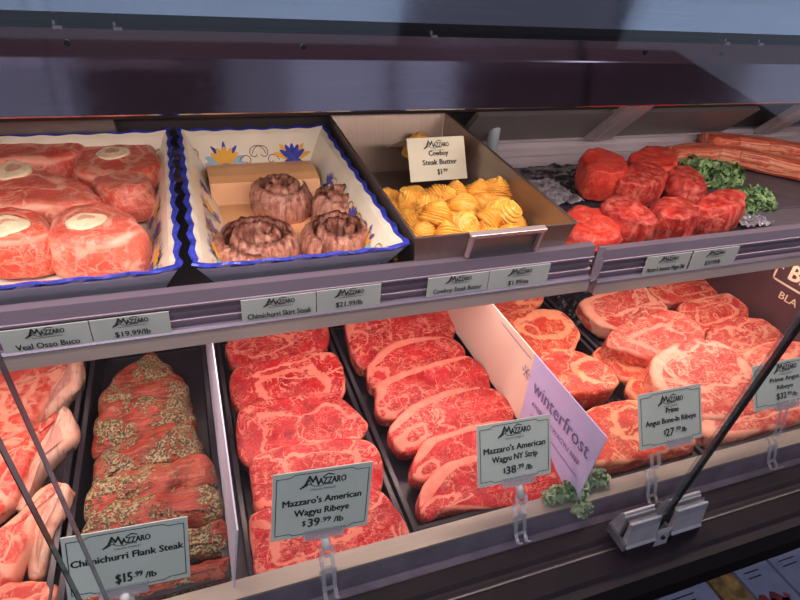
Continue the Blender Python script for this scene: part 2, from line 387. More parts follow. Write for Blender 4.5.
# canopy: beam with raised upper band, shadow gap with clips, tall upper panel
b = MB(); b.prof([(.424, .4335), (.418, .436), (.4200, .4706), (.4206, .4716), (.4240, .4865), (.436, .488), (.50, .488), (.50, .480), (.436, .478), (.433, .4335)], X0, X1)
b.build('canopy_beam', beamM, case)
for x in (-.066, -.033, .178, .46, .50):
    b = MB(); b.box(x, x + .0015, .424, .432, .486, .4905); b.box(x, x + .005, .422, .424, .4862, .4880); b.build('clip', steelL, case)
for x in (-.060, .084, .375, .46, .585):
    b = MB(); b.tube([(x, .4262, .4785), (x, .4212, .4785)], .0019, 12); b.build('screw', black, case)
MB().box(X0, X1, .44, .47, .485, .53).build('shadow_gap', blackish, case)
b = MB(); b.prof([(.405, .4975), (.40, .4985), (.3952, .56), (.388, .65), (.40, .655), (.41, .57), (.44, .50)], X0, X1); b.build('canopy_panel', panelM, case)
for z, y in ((.428, .452),):
    b = MB(); b.tube([(X0 + .04, y, z + .018), (X1 - .04, y, z + .018)], .008, 10)
    o = b.build('upper_light_tube', NT('tube_glow').m, case); s_ = NT('lamp_tube'); o.data.materials[0] = s_.prin(color=(1, 1, 1), emis=(1, .85, .78), es=2.0)
side_m = plain('case_end', (.10, .09, .10), .4, .3)
for x in (X0 - .03, X1):
    MB().add([(x + dx, y, z) for dx in (0, .03) for y, z in ((.24, -.14), (1.0, -.14), (1.0, .62), (.34, .65), (.22, .60))],
             [(0, 1, 2, 3, 4), (9, 8, 7, 6, 5), (0, 5, 6, 1), (1, 6, 7, 2), (2, 7, 8, 3), (3, 8, 9, 4), (4, 9, 5, 0)]).build('end_panel', side_m, case)
MB().box(X0, X1, .42, 1.0, -.62, -.30).build('lower_cabinet', black, case)

# ------------------------------------------------------------ glass panes and clamps
def gy(z): return .281 - .1 * (z + .02)
def pane(x0, x1, label, em_l, em_r, wl, wr):
    t = thing('sneeze_guard', label, 'glass pane', ((x0 + x1) / 2, gy(-.03), -.03), 'front glass panes of the case')
    b = MB(); b.hexa([(x0, gy(-.03), -.03), (x1, gy(-.03), -.03), (x1, gy(-.03) + .006, -.03), (x0, gy(-.03) + .006, -.03), (x0, gy(.62), .62), (x1, gy(.62), .62), (x1, gy(.62) + .006, .62), (x0, gy(.62) + .006, .62)])
    b.build('pane', glassM, t)
    for xe, w, m in ((x0 - wl, wl, em_l), (x1, wr, em_r)):
        MB().hexa([(xe, gy(-.03), -.03), (xe + w, gy(-.03), -.03), (xe + w, gy(-.03) + .006, -.03), (xe, gy(-.03) + .006, -.03), (xe, gy(.62), .62), (xe + w, gy(.62), .62), (xe + w, gy(.62) + .006, .62), (xe, gy(.62) + .006, .62)]).build('edge', m, t)
pane(X0 + .01, -.1045, 'clear upright glass pane left of the pair of thin dark lines', edgeG, edgeM, .001, .0006)
pane(-.089, .450, 'wide clear upright glass pane across the middle of the case', edgeG, clear('clear_edge', (.75, .78, .8), 1.5, 1, .05, (.6, .6, .65)), .0004, .002)
pane(.4600, X1 - .01, 'clear upright glass pane with a thick black edge on the right', edgeM, edgeG, .0035, .001)
def clamp(x0, x1, label):
    t = thing('glass_clamp', label, 'clamp', ((x0 + x1) / 2, .285, -.034), 'grey clamps holding the glass panes')
    MB().box(x0 + .001, x1 - .001, .273, .3035, -.034, -.0185).build('base', black, t, bevel=.001)
    def q_(L): return [(.2865 + (y - .283) * .70, -.0185 + (z + .0355) * .70) for y, z in L]
    f = [(.264, -.0355), (.2675, -.030), (.2725, .016), (.2755, .018), (.2765, .014), (.2785, .014), (.2785, -.0355)]
    k = [(.2875, -.0335), (.2875, .016), (.290, .016), (.2915, .020), (.295, .020), (.300, .012), (.312, -.027), (.312, -.0335)]
    MB().prof(q_(f), x0, x1).build('front_jaw', alu, t, bevel=.0008); MB().prof(q_(k), x0, x1).build('rear_jaw', alu, t, bevel=.0008)
    MB().box(x0 + .002, x1 - .002, .2834, .2868, -.018, .015).build('gasket', black, t)
    MB().box(x0 - .003, x0 - .0002, .275, .304, -.022, -.010).build('end_cap', clear('cap_plastic' , (.6, .6, .65), 1.5, 1, .2, (.4, .4, .45)), t)
    return t
CL = clamp(.411, .4535, 'grey ribbed metal glass clamp left of the black pane edge')
clamp(.476, .521, 'grey ribbed metal glass clamp right of the black pane edge')
t = CL
MB().hexa([(.4545, .274, -.034), (.475, .274, -.034), (.475, .2800, -.034), (.4545, .2800, -.034), (.4555, .276, -.012), (.474, .276, -.012), (.474, .2785, -.006), (.4555, .2785, -.006)]).build('foot', alu, t, bevel=.001)
b = MB(); b.tube([(.4645, .2735, -.0185), (.4645, .278, -.0185)], .0028, 12); b.build('screw', black, t)

# ------------------------------------------------------------ shelves with price channel
def shelf(x0, x1, dz, label, jag):
    zt = .205 + dz
    t = thing('display_shelf', label, 'shelf', ((x0 + x1) / 2, .7, zt))
    MB().box(x0, x1, .504, .889, zt - .008, zt).build('shelf_plate', brushed('shelf_steel', (.22, .19, .20), .35, .6), t)
    f = [(.512, .247), (.502, .246), (.500, .233), (.4985, .2325), (.4985, .2305), (.503, .230), (.503, .2265), (.500, .225), (.500, .222), (.503, .220), (.503, .2165), (.500, .215), (.500, .212), (.503, .210), (.503, .2065), (.4975, .206), (.4955, .203), (.498, .201), (.498, .1855), (.506, .184), (.512, .19)]
    f = [(y, z + dz) for y, z in f]
    b = MB(); b.prof(f, x0, x1 + jag); b.build('price_channel', brushed('channel_steel', (.27, .215, .28), .38, .55), t)
    MB().prof([(.4965, .2015 + dz), (.4950, .186 + dz), (.4985, .184 + dz), (.4985, .2015 + dz)], x0, x1 + jag).build('bottom_lip', brushed('lip_steel', (.60, .50, .46), .32, .6), t)
    return t
s1 = shelf(X0 + .01, .4535, 0, 'long steel upper shelf holding the ceramic trays and steel pan', 0)
b = MB(); b.add([(.4536, .4945, .2475), (.462, .4925, .248), (.459, .4935, .238), (.464, .4925, .228), (.462, .4925, .208), (.455, .4935, .200), (.4536, .4945, .2),
                 (.4536, .4965, .2475), (.462, .4945, .248), (.459, .4955, .238), (.464, .4945, .228), (.462, .4945, .208), (.455, .4955, .200), (.4536, .4965, .2)],
                [(0, 1, 2, 3, 4, 5, 6), (13, 12, 11, 10, 9, 8, 7)] + [(i, (i + 1) % 7, 7 + (i + 1) % 7, 7 + i) for i in range(7)])
b.build('bent_channel_end', brushed('channel_end', (.40, .34, .42), .35, .5), s1)
s2 = shelf(.4665, X1 - .01, -.008, 'steel upper shelf on the right holding the filet steaks and kale', 0)
b = MB(); b.tube([(X0 + .04, .56, .181), (X1 - .04, .56, .181)], .007, 10); o = b.build('shelf_light_tube', s_.m, case)

# ------------------------------------------------------------ lamps of the case and the shop
def area(name, loc, rot, sx, sy, power, col):
    l = bpy.data.lights.new(name, 'AREA'); l.shape = 'RECTANGLE'; l.size = sx; l.size_y = sy; l.energy = power; l.color = col
    o = bpy.data.objects.new(name, l); C.objects.link(o); o.location = loc; o.rotation_euler = rot; return o
area('canopy_lamp', (.40, .462, .432), (math.radians(22), 0, 0), 1.9, .03, 5.0, (1, .80, .71))
area('shelf_lamp', (.40, .56, .170), (math.radians(-12), 0, 0), 1.9, .03, 2.9, (1, .68, .63))
area('rear_lamp', (.40, .80, .165), (math.radians(-8), 0, 0), 1.9, .03, .7, (1, .68, .64))
area('shop_ceiling_lamp', (-.6, -1.3, 1.7), (math.radians(35), 0, math.radians(-15)), 1.4, .5, 22, (.88, .92, 1.0))
area('shop_window_light', (2.2, -2.2, 2.3), (math.radians(50), 0, math.radians(38)), 1.6, 1.4, 18, (.70, .80, 1.0))
w = bpy.data.worlds.new('world'); sc.world = w; w.use_nodes = True; nt = w.node_tree; bg = nt.nodes['Background']
# dim shop world; bright bands added and shaped for the reflections on the canopy
class WT(NT):
    def __init__(s, tree): s.t = tree
W_ = WT(nt); g = W_.n('TexCoord').outputs['Generated']; sp = W_.n('SeparateXYZ', {0: g})
ay = W_.math('MAXIMUM', W_.math('MULTIPLY', sp.outputs[1], -1.0), .02)
a_ = W_.math('DIVIDE', sp.outputs[0], ay); e_ = W_.math('DIVIDE', sp.outputs[2], ay)
def band(lo, hi, w=.012): return W_.math('MULTIPLY', W_.ss(a_, lo - w, lo + w), W_.ss(a_, hi - w, hi + w, 1, 0))
def addall(*f):
    r_ = f[0]
    for q in f[1:]: r_ = W_.math('MAXIMUM', r_, q)
    return r_
mid_ = addall(W_.math('MULTIPLY', band(-.6, -.14), .40), W_.math('MULTIPLY', band(.17, .34), .62), W_.math('MULTIPLY', band(.36, .47), .62), W_.math('MULTIPLY', band(1.17, 3), .55), W_.math('MULTIPLY', band(.07, .17), .28))
low_ = addall(W_.math('MULTIPLY', band(-1, .38), .62), W_.math('MULTIPLY', band(.86, 4), .72), W_.math('MULTIPLY', band(.38, .86), .10))
inm = W_.math('MULTIPLY', W_.ss(e_, -.22, -.20), W_.ss(e_, .03, .07, 1, 0)); inl = W_.math('MULTIPLY', W_.ss(e_, -.20, -.22), W_.ss(e_, -.60, -.5))
fr_ = W_.math('MULTIPLY', addall(W_.math('MULTIPLY', mid_, inm), W_.math('MULTIPLY', low_, inl)), W_.ss(sp.outputs[1], -.1, -.2))
nt.links.new(W_.mix(fr_, W_.mix(W_.ss(e_, .05, .12), (.055, .034, .046), (.11, .068, .085)), (.62, .74, 1.0)), bg.inputs[0]); bg.inputs[1].default_value = 1.0
IT = {
'r1':(0.0966,0.7089,0.0127,18,0,[(-77,-9),(-76,15),(-39,31),(23,36),(77,30),(75,-9),(57,-28),(-1,-36),(-55,-36),(-75,-22)]),
'r2':(0.096,0.6198,0.009,18,0,[(-79,17),(-68,38),(-41,42),(-3,45),(38,46),(66,43),(78,24),(79,2),(71,-31),(48,-44),(-8,-46),(-59,-37),(-79,-16)]),
'r3':(0.0964,0.5347,0.0074,18,0,[(-81,11),(-75,38),(-51,47),(-5,48),(46,42),(63,26),(83,-10),(82,-22),(71,-34),(46,-42),(-12,-48),(-66,-44),(-83,-23)]),
'r4':(0.1002,0.4499,0.0058,18,0,[(-77,7),(-77,28),(-70,43),(-44,48),(-2,46),(41,43),(70,30),(78,9),(77,-10),(68,-32),(43,-44),(-10,-48),(-64,-42),(-78,-19)]),
'r5':(0.0959,0.3791,0.0078,18,0,[(-84,-14),(-82,17),(-76,33),(-42,36),(7,35),(55,29),(70,17),(84,-28),(71,-36),(13,-36),(-44,-36),(-75,-34),(-84,-26)]),
'n1':(0.3009,0.6959,0.0117,18,0,[(-98,24),(-100,-4),(-100,-32),(-93,-54),(-73,-61),(-47,-51),(-6,-44),(63,-33),(92,14),(100,46),(5,61),(-84,50)]),
'n2':(0.2891,0.6236,0.0077,18,0,[(-77,3),(-68,12),(-44,32),(-10,41),(36,42),(68,33),(81,15),(80,-4),(68,-25),(8,-38),(-56,-42),(-81,-27)]),
'n3':(0.2899,0.5613,0.0086,18,0,[(-82,6),(-76,20),(-42,32),(15,40),(63,42),(76,36),(89,12),(88,-8),(74,-32),(12,-39),(-49,-42),(-83,-35),(-89,-18)]),
'n4':(0.2909,0.4994,0.0096,18,0,[(-87,0),(-76,10),(-51,26),(-11,36),(40,39),(72,31),(88,10),(90,-13),(76,-30),(28,-36),(-31,-39),(-78,-37),(-90,-18)]),
'n5':(0.2926,0.4389,0.0078,18,0,[(-85,-9),(-69,13),(-50,27),(-11,31),(25,32),(68,28),(85,11),(81,-13),(27,-29),(-42,-32),(-81,-23)]),
'n6':(0.2994,0.3847,0.0097,18,0,[(-101,-7),(-92,11),(-71,28),(-41,36),(6,34),(60,29),(97,22),(101,-5),(99,-27),(78,-33),(31,-36),(-31,-27),(-75,-20),(-91,-25),(-101,-18)]),
'm0':(0.495,0.7114,0.0267,12,0,[(-66,-14),(-34,15),(23,30),(66,15),(59,-9),(24,-25),(-27,-30)]),
'm1':(0.4856,0.6215,0.0246,12,0,[(-86,2),(-63,46),(-27,55),(14,55),(66,41),(86,11),(82,-16),(61,-38),(30,-55),(-26,-55),(-69,-38)]),
'm2':(0.4821,0.5232,0.0272,12,0,[(-74,-2),(-46,34),(-11,44),(17,41),(52,24),(76,-9),(75,-30),(53,-44),(6,-44),(-46,-43),(-76,-31)]),
'm3':(0.5091,0.4059,0.0186,12,0,[(-83,8),(-48,39),(-11,46),(35,39),(74,22),(93,-9),(89,-36),(67,-46),(16,-43),(-45,-41),(-83,-35),(-93,-15)]),
'm4':(0.6107,0.5373,0.0024,8,0,[(-41,27),(-18,47),(14,42),(36,12),(41,-27),(10,-47),(-15,-35),(-34,-10)]),
'm5':(0.601,0.475,0.0026,6,0,[(-30,8),(-8,28),(21,22),(30,-10),(7,-28),(-21,-20)]),
'p1':(0.7009,0.6535,0.0176,16,0,[(-75,36),(-20,49),(61,48),(76,21),(83,-10),(42,-33),(-25,-49),(-64,-33),(-80,-5),(-83,21)]),
'p2':(0.8815,0.6917,0.0139,14,0,[(-94,15),(-43,28),(20,29),(83,25),(97,9),(67,-17),(9,-27),(-51,-29),(-80,-24),(-97,-6)]),
'p3':(0.8566,0.6086,0.0171,14,0,[(-65,20),(-45,34),(22,40),(62,39),(76,16),(75,-10),(47,-29),(-46,-40),(-75,-21),(-76,3)]),
'p4':(0.6793,0.5591,0.0318,14,0,[(-94,5),(-72,24),(-24,39),(50,46),(77,34),(94,4),(83,-23),(33,-43),(-29,-46),(-66,-23),(-94,-7)]),
'p5':(0.8557,0.5366,0.0146,14,0,[(-68,19),(-38,34),(21,40),(62,32),(75,6),(76,-19),(44,-40),(-38,-39),(-66,-14),(-76,5)]),
'p6':(0.6839,0.4548,0.0274,14,0,[(-77,37),(-48,58),(3,70),(44,71),(76,54),(89,23),(91,-20),(70,-59),(11,-71),(-53,-60),(-82,-32),(-91,5)]),
'p7':(0.8661,0.4475,0.0118,12,0,[(-81,39),(-39,56),(30,58),(85,38),(99,-2),(60,-45),(-31,-58),(-92,-37),(-99,2)]),
'p8':(0.7627,0.3853,0.0067,10,0,[(-142,8),(-106,24),(-42,16),(58,16),(142,5),(118,-24),(16,-22),(-88,-22),(-142,-12)]),
'f1':(0.5068,0.5847,0.2376,6,0,[(-25,26),(1,44),(28,43),(45,24),(44,-7),(28,-33),(-9,-44),(-40,-29),(-45,-6)]),
'f2':(0.5704,0.5926,0.2467,10,0,[(-26,21),(-2,37),(24,36),(33,9),(34,-26),(22,-37),(-8,-33),(-26,-11),(-34,7)]),
'f3':(0.6468,0.5786,0.2505,4,0,[(-28,16),(1,31),(29,33),(39,15),(36,-9),(12,-29),(-18,-33),(-37,-19),(-39,-1)]),
'f4':(0.7378,0.5862,0.2513,3,0,[(-46,3),(-13,22),(21,28),(53,27),(58,12),(28,-15),(-14,-28),(-46,-22),(-58,-11)]),
'f5':(0.6387,0.7488,0.2602,2,0,[(-31,12),(3,45),(32,51),(47,26),(44,-10),(9,-48),(-26,-51),(-47,-33)]),
'f6':(0.7715,0.7774,0.25,0,0,[(-47,5),(0,36),(46,48),(60,23),(41,-18),(3,-48),(-39,-47),(-60,-29)]),
'f7':(0.692,0.7126,0.2488,4,0,[(-52,-6),(-22,21),(18,37),(48,38),(58,16),(43,-14),(9,-36),(-32,-38),(-58,-27)]),
'f8':(0.7823,0.6999,0.2429,4,0,[(-30,24),(7,44),(38,45),(45,23),(23,-22),(-3,-45),(-28,-41),(-45,-21)]),
'oA':(-0.1915,0.8967,0.27,0,0,[(-60,-22),(-47,18),(-34,48),(10,63),(46,45),(60,2),(51,-36),(23,-57),(-16,-63),(-45,-56)]),
'oB':(-0.09,0.8644,0.2643,2,0,[(-50,-42),(-52,12),(-37,63),(-4,82),(32,70),(47,13),(52,-48),(36,-78),(-6,-82),(-39,-71)]),
'oC':(-0.0822,0.7782,0.262,0,0,[(-34,2),(-27,34),(0,50),(25,27),(34,-11),(25,-44),(-2,-50),(-25,-30)]),
'oD':(-0.1719,0.7534,0.2652,4,0,[(-67,-6),(-67,43),(-34,60),(-15,54),(29,25),(60,-13),(67,-44),(40,-60),(2,-54),(-42,-40)]),
'oE':(-0.1852,0.6449,0.2681,4,0,[(-40,-1),(-33,30),(-11,36),(8,33),(29,16),(40,-8),(37,-29),(18,-36),(-4,-34),(-27,-24)]),
'oF':(-0.1019,0.6371,0.2676,4,0,[(-45,6),(-29,36),(-7,45),(16,34),(37,9),(45,-19),(34,-39),(8,-45),(-20,-38),(-39,-22)]),
'cA':(-0.257,0.662,0.0174,10,0,[(-82,39),(-43,61),(37,61),(82,63),(69,40),(53,9),(43,-29),(26,-51),(-3,-63),(-54,-57)]),
'cB':(-0.2363,0.5484,0.0203,12,0,[(-58,9),(-24,33),(14,44),(39,56),(58,63),(50,43),(34,23),(23,-11),(15,-43),(-11,-61),(-46,-63)]),
'cC':(-0.2157,0.4505,0.0187,12,0,[(-55,7),(-14,13),(6,25),(23,48),(40,54),(55,44),(39,30),(25,7),(19,-23),(9,-45),(-21,-54),(-45,-52)]),
'cD':(-0.2134,0.3779,0.0039,8,0,[(-46,18),(-9,25),(6,32),(28,28),(46,16),(46,0),(37,-20),(7,-32),(-39,-18)]),
'gA':(-0.1945,0.6876,0.0119,10,0,[(19,55),(24,-3),(9,-24),(-4,-42),(-14,-55),(-23,-55),(-24,-37),(-15,-6),(1,25)]),
'gB':(-0.1942,0.5568,0.0121,12,0,[(15,62),(27,40),(29,17),(13,0),(-4,-15),(-15,-37),(-21,-62),(-28,-56),(-29,-36),(-20,-8),(-7,25),(5,45)]),
'gC':(-0.1818,0.4536,0.0114,12,0,[(11,46),(19,38),(17,23),(7,1),(2,-27),(-3,-46),(-15,-43),(-19,-20),(-13,10),(-1,32)]),
'l1':(-0.0968,0.6911,0.0078,14,0,[(15,43),(-7,32),(-35,11),(-54,-17),(-51,-37),(-3,-41),(50,-43),(54,-23),(38,12)]),
'l2':(-0.0918,0.6376,0.0113,16,0,[(-56,3),(-51,23),(-21,31),(22,31),(47,21),(56,-5),(53,-30),(18,-31),(-30,-30),(-55,-22)]),
'l3':(-0.093,0.5933,0.0144,16,0,[(-60,-10),(-54,17),(-38,34),(10,35),(47,22),(60,-2),(58,-28),(19,-28),(-26,-34),(-57,-35)]),
'l4':(-0.0866,0.5357,0.0165,16,0,[(-60,-19),(-58,5),(-43,18),(4,33),(43,30),(60,12),(60,-18),(18,-29),(-29,-32),(-57,-33)]),
'l5':(-0.0819,0.4824,0.0199,16,0,[(-66,-11),(-61,11),(-39,23),(16,28),(54,26),(66,11),(65,-19),(19,-24),(-31,-28),(-63,-28)]),
'l6':(-0.0794,0.4397,0.0199,14,0,[(-68,-12),(-64,16),(-41,25),(-2,28),(41,27),(65,21),(68,-3),(63,-22),(15,-23),(-32,-27),(-64,-28)]),
'l7':(-0.0778,0.3997,0.0144,12,0,[(-69,-8),(-65,15),(-33,19),(14,17),(50,19),(66,19),(69,1),(65,-17),(31,-17),(-24,-16),(-62,-19)]),
'l8':(-0.0779,0.3689,0.0051,10,0,[(-70,-2),(-66,15),(-24,16),(31,11),(68,11),(70,-4),(63,-16),(29,-14),(-32,-16),(-63,-13)]),
}
# ------------------------------------------------------------ lower trays
def tray(name, label, cat, x0, x1, y0, y1, z0, z1, mat, rim=.004, taper=.006, t=.0025, group=None, floor_mat=None):
    th = thing(name, label, cat, ((x0 + x1) / 2, (y0 + y1) / 2, z0), group)
    def ring(x0, x1, y0, y1, z): return [(x0, y0, z), (x1, y0, z), (x1, y1, z), (x0, y1, z)]
    L = [ring(x0 + taper, x1 - taper, y0 + taper, y1 - taper, z0), ring(x0 + rim, x1 - rim, y0 + rim, y1 - rim, z1 - .002), ring(x0, x1, y0, y1, z1 - .003), ring(x0, x1, y0, y1, z1),
         ring(x0 + rim + t, x1 - rim - t, y0 + rim + t, y1 - rim - t, z1), ring(x0 + taper + t, x1 - taper - t, y0 + taper + t, y1 - taper - t, z0 + t)]
    vs = sum(L, []); fs = [(3, 2, 1, 0), (20, 21, 22, 23)]
    for k in range(5): fs += [(4 * k + i, 4 * k + (i + 1) % 4, 4 * k + 4 + (i + 1) % 4, 4 * k + 4 + i) for i in range(4)]
    MB().add(vs, fs).build('body', mat, th, bevel=.0012)
    return th
ZT = -.040
TR = [('bone-in rib chops at the far left', -.42, -.170, .004), ('chimichurri flank steaks', -.166, -.010, .002), ('wagyu ribeyes', .006, .180, -.004), ('wagyu strip steaks', .184, .375, -.004),
      ('thick steaks beside the lilac sign card', .388, .592, -.008), ('large bone-in ribeyes on the right', .597, .925, -.006)]
for nm, a, b_, zr in TR:
    tray('meat_tray', 'black plastic tray under the ' + nm, 'tray', a, b_, .355, .80, ZT, zr, trayM, group='black meat trays on the lower deck')
# crumpled black liners in the two right-hand trays
def crumple(name, x0, x1, y0, y1, z, amp, mat, label=None, cat=None, parent=None, n=40, thick=.0008, seed=1, sc_=35):
    mb = MB(); vs = []; ny = int(n * (y1 - y0) / (x1 - x0)) + 2; 
    for s in (0, 1):
        for j in range(ny + 1):
            for i in range(n + 1):
                x = x0 + (x1 - x0) * i / n; y = y0 + (y1 - y0) * j / ny
                h = abs(nz((x, y, 0), sc_, seed)) + .5 * abs(nz((x, y, 0), sc_ * 2.3, seed + 2))
                vs.append((x + nz((x, y, 1), 20, seed) * .003, y + nz((x, y, 2), 20, seed) * .003, z + amp * h + (thick if s == 0 else 0)))
    m = (n + 1) * (ny + 1); fs = []
    for j in range(ny):
        for i in range(n):
            a = j * (n + 1) + i; q = (a, a + 1, a + n + 2, a + n + 1); fs.append(q); fs.append(tuple(m + k for k in q[::-1]))
    mb.add(vs, fs); o = mb.build(name, mat, parent, smooth=False)
    if label: tag(o, label, cat)
    return o
crumple('black_liner', .396, .584, .382, .79, ZT + .003, .012, linerM, 'crumpled black liner sheet under the thick steaks beside the lilac sign card', 'liner', seed=2)
crumple('black_liner', .606, .916, .382, .79, ZT + .003, .022, linerM, 'crumpled black liner sheet under the large right-hand ribeyes', 'liner', seed=5)

# ------------------------------------------------------------ meats of the lower deck
ribeye = meat('wagyu_ribeye_meat', seams=((-.12, -.05, .56, .60, .13), (.1, .55, .8, .32, .10)), rim=.965, vein=1.15, side=.42)
ribeye2 = meat('wagyu_ribeye_meat_b', seams=((.22, .02, .55, .62, .12), (-.55, .1, .34, .6, .12)), rim=.965, vein=1.1, side=.42)
strip = meat('wagyu_strip_meat', seams=((-.85, -.25, .22, .3, .25),), rim=.97, cap=.17, capdir=(-.5, .86), vein=1.1, wid=1.0, side=.4)
prime = meat('prime_ribeye_meat', lean=(.60, .045, .03), lean2=(.48, .028, .022), fat=(.82, .36, .24), seams=((.05, -.1, .62, .6, .15), (-.2, .5, .9, .35, .13)), rim=.955, vein=1.1, scale=.8, wid=1.3, side=.42)
prime2 = meat('prime_ribeye_meat_b', lean=(.62, .07, .045), lean2=(.52, .05, .04), fat=(.84, .40, .27), seams=((-.3, -.1, .5, .66, .16), (.5, .35, .45, .35, .15)), rim=.955, vein=1.1, scale=.7, wid=1.4, side=.44)
prime3 = meat('prime_ribeye_meat_c', lean=(.60, .05, .035), lean2=(.46, .03, .025), fat=(.86, .44, .30), seams=((0.0, .35, .85, .55, .12), (.1, -.7, 1.2, .5, .15)), rim=.96, cap=.10, capdir=(-1, .3), vein=1.1, scale=.7, wid=1.3, side=.52)
thickm = meat('thick_steak_meat', lean=(.60, .04, .02), lean2=(.46, .025, .014), fat=(.84, .40, .21), seams=((.45, .1, .5, .55, .28),), rim=.95, vein=1.0, scale=.8, wid=1.1, side=.35)
def steak(key, th, mat, label, name='ribeye_steak', cat='steak', group=None, **k):
    o = slab(name, IT[key], th, mat, **k); return tag(o, label, cat, group)
G1 = 'wagyu ribeyes shingled in the second tray'
for i, (k, l) in enumerate((('r1', 'red marbled ribeye at the back of its tray, half under the shelf lip'), ('r2', 'oval marbled ribeye with curved fat seams, second from the back of its tray'),
              ('r3', 'broad marbled ribeye in the middle of its row, right end pointed'), ('r4', 'marbled ribeye partly behind the ribeye price card, second from the front'),
              ('r5', 'front marbled ribeye below its price card, touching the rail'))):
    steak(k, .024, (ribeye, ribeye, ribeye2, ribeye2, ribeye)[i], l, group=G1, bend=.04, lump=.002, round_=.0045, crown=0)
G2 = 'wagyu strip steaks shingled beside the lilac sign card'
for k, l in (('n1', 'red strip steak farthest back, under the shelf lip'), ('n2', 'strip steak with a round fat eye at its left end, second from the back'), ('n3', 'long strip steak with pale fat cap along its upper edge, third from the back'),
             ('n4', 'strip steak with pale fat at its left end, third from the front'), ('n5', 'strip steak mostly behind the strip steak price card'), ('n6', 'front strip steak with a thick fat edge, lying above the rail')):
    steak(k, .026 if k != 'n6' else .03, strip, l, name='strip_steak', group=G2, bend=.03, lump=.002, round_=.0045, crown=0)
G3 = 'thick steaks behind the lilac sign card'
for k, th, l in (('m0', .035, 'small piece of red steak at the back, right of the sign card top'), ('m1', .036, 'thick steak with a pale fat patch, right of the beige sign card end'),
                 ('m2', .045, 'thick brownish steak with orange-yellow fat, beside the sign card'), ('m3', .038, 'big red steak between the sign card corner and the bone-in ribeye card'),
                 ('m4', .022, 'red steak slice tucked under the pile, right of the thick brownish steak'), ('m5', .02, 'small red steak edge showing above the bone-in ribeye card')):
    steak(k, th, thickm, l, name='thick_steak', group=G3, round_=.006, lump=.004, sideamp=.003)
G4 = 'large prime ribeyes on the right'
for k, th, m, l in (('p1', .032, prime3, 'ribeye with broad fat seams at the back left of the right-hand tray'), ('p2', .028, prime, 'ribeye farthest back in the right-hand tray, under the shelf lip'),
                    ('p3', .030, prime, 'rounded red ribeye below the farthest one, against the dark tray wall'), ('p4', .036, prime2, 'folded-looking pale ribeye left of centre with a deep fat seam'),
                    ('p5', .030, prime2, 'oval ribeye with brown-pink face at the right, near the black pane edge'), ('p6', .036, prime3, 'largest ribeye in front with a thick fat band on its left side'),
                    ('p7', .030, prime2, 'ribeye behind the right pane and its price card'), ('p8', .030, prime3, 'steak edge lying along the rail behind the right-hand clamp')):
    steak(k, th, m, l, name='prime_ribeye', group=G4, round_=.006, lump=.003, sideamp=.002)

# flank steaks
flankm = meat('marinated_flank', lean=(.36, .045, .028), lean2=(.20, .024, .016), fat=(.50, .22, .12), vein=.5, rim=1.6, herbs=1.3, grain=.5, graindir=(1, 6, 3), rough=.3, bumpy=.7, side=.2)
G5 = 'marinated flank steaks folded in the second tray'
for i, (k, l) in enumerate((('l1', 'topmost pointed fold of marinated flank steak, under the shelf lip'), ('l2', 'herb-covered flank steak, second from the back'), ('l3', 'broad red flank steak with herbs, third from the back'),
             ('l4', 'flank steak with red pepper flecks, fourth from the back'), ('l5', 'flank steak just above the middle of the flank tray, fifth from the back'), ('l6', 'brown flank steak directly above the flank steak price card'),
             ('l7', 'flank steak end showing right of the flank steak price card'), ('l8', 'lowest flank steak end by the tray corner'))):
    steak(k, .030, flankm, l, name='flank_steak', group=G5, round_=.013, lump=.007, amp=.003, sideamp=.004, crown=.004, bend=.10)

# bone-in rib chops at the far left
chopm = meat('rib_chop_meat', lean=(.66, .06, .035), lean2=(.52, .04, .03), fat=(.82, .38, .26), seams=((.0, .0, .55, .5, .14), (.5, -.2, .6, .7, .12)), rim=.97, vein=.9, scale=.45, wid=1.4, side=.6)
ribm = meat('rib_membrane', lean=(.62, .30, .22), lean2=(.50, .17, .15), fat=(.78, .52, .38), vein=.3, rim=.8, grain=.4, graindir=(6, 1, 1), scale=.5, side=.9)
for k, g, l in (('cA', 'gA', 'bone-in rib chop at the back left, its rib pointing up to the shelf'), ('cB', 'gB', 'bone-in rib chop, second from the back, rib curving right'),
                ('cC', 'gC', 'bone-in rib chop crossed by the dark glass lines'), ('cD', None, 'bone-in rib chop in the bottom left corner')):
    o = steak(k, .032, chopm, l, name='rib_chop', group='bone-in rib chops in the first tray', round_=.010, lump=.004, sideamp=.003)
    if g: slab('rib_bone', IT[g], .030, ribm, parent=o, round_=.009, crown=.004, sideamp=.002, lump=.003)

# ------------------------------------------------------------ sign cards standing between trays
def sign_card(name, x, y0, y1, z0, z1, lean, mats, label, group=None):
    t = thing(name, label, 'sign card', (x, (y0 + y1) / 2, z0))
    return t
t = thing('sign_card', 'tall lilac and beige sign card standing between two meat trays', 'sign card', (.3815, .5, .0))
MB().hexa([(.3797, .335, .002), (.3812, .335, .002), (.3812, .470, .002), (.3797, .470, .002), (.3785, .3245, .118), (.38, .3245, .118), (.38, .470, .118), (.3785, .470, .118)]).build('lilac_panel', lilacM, t)
MB().hexa([(.3797, .4703, .002), (.3812, .4703, .002), (.3812, .735, .002), (.3797, .735, .002), (.3785, .4703, .118), (.38, .4703, .118), (.38, .735, .118), (.3785, .735, .118)]).build('beige_panel', beigeM, t)
M = frame((.3782, .40, .075), (0, -1, 0), (-.0103, 0, 1)); b = MB()
put_text(b, M, 'winterfrost', 0.002, -.006, height=.022, width=.118, bold=-.012)
put_text(b, M, 'AMERICAN WAGYU BEEF', 0, -.026, height=.0075, width=.105, bold=0)
put_line(b, M, [(-.05, -.040), (.055, -.042)], .0012); put_line(b, M, [(-.155, .034), (-.075, .032)], .0012)
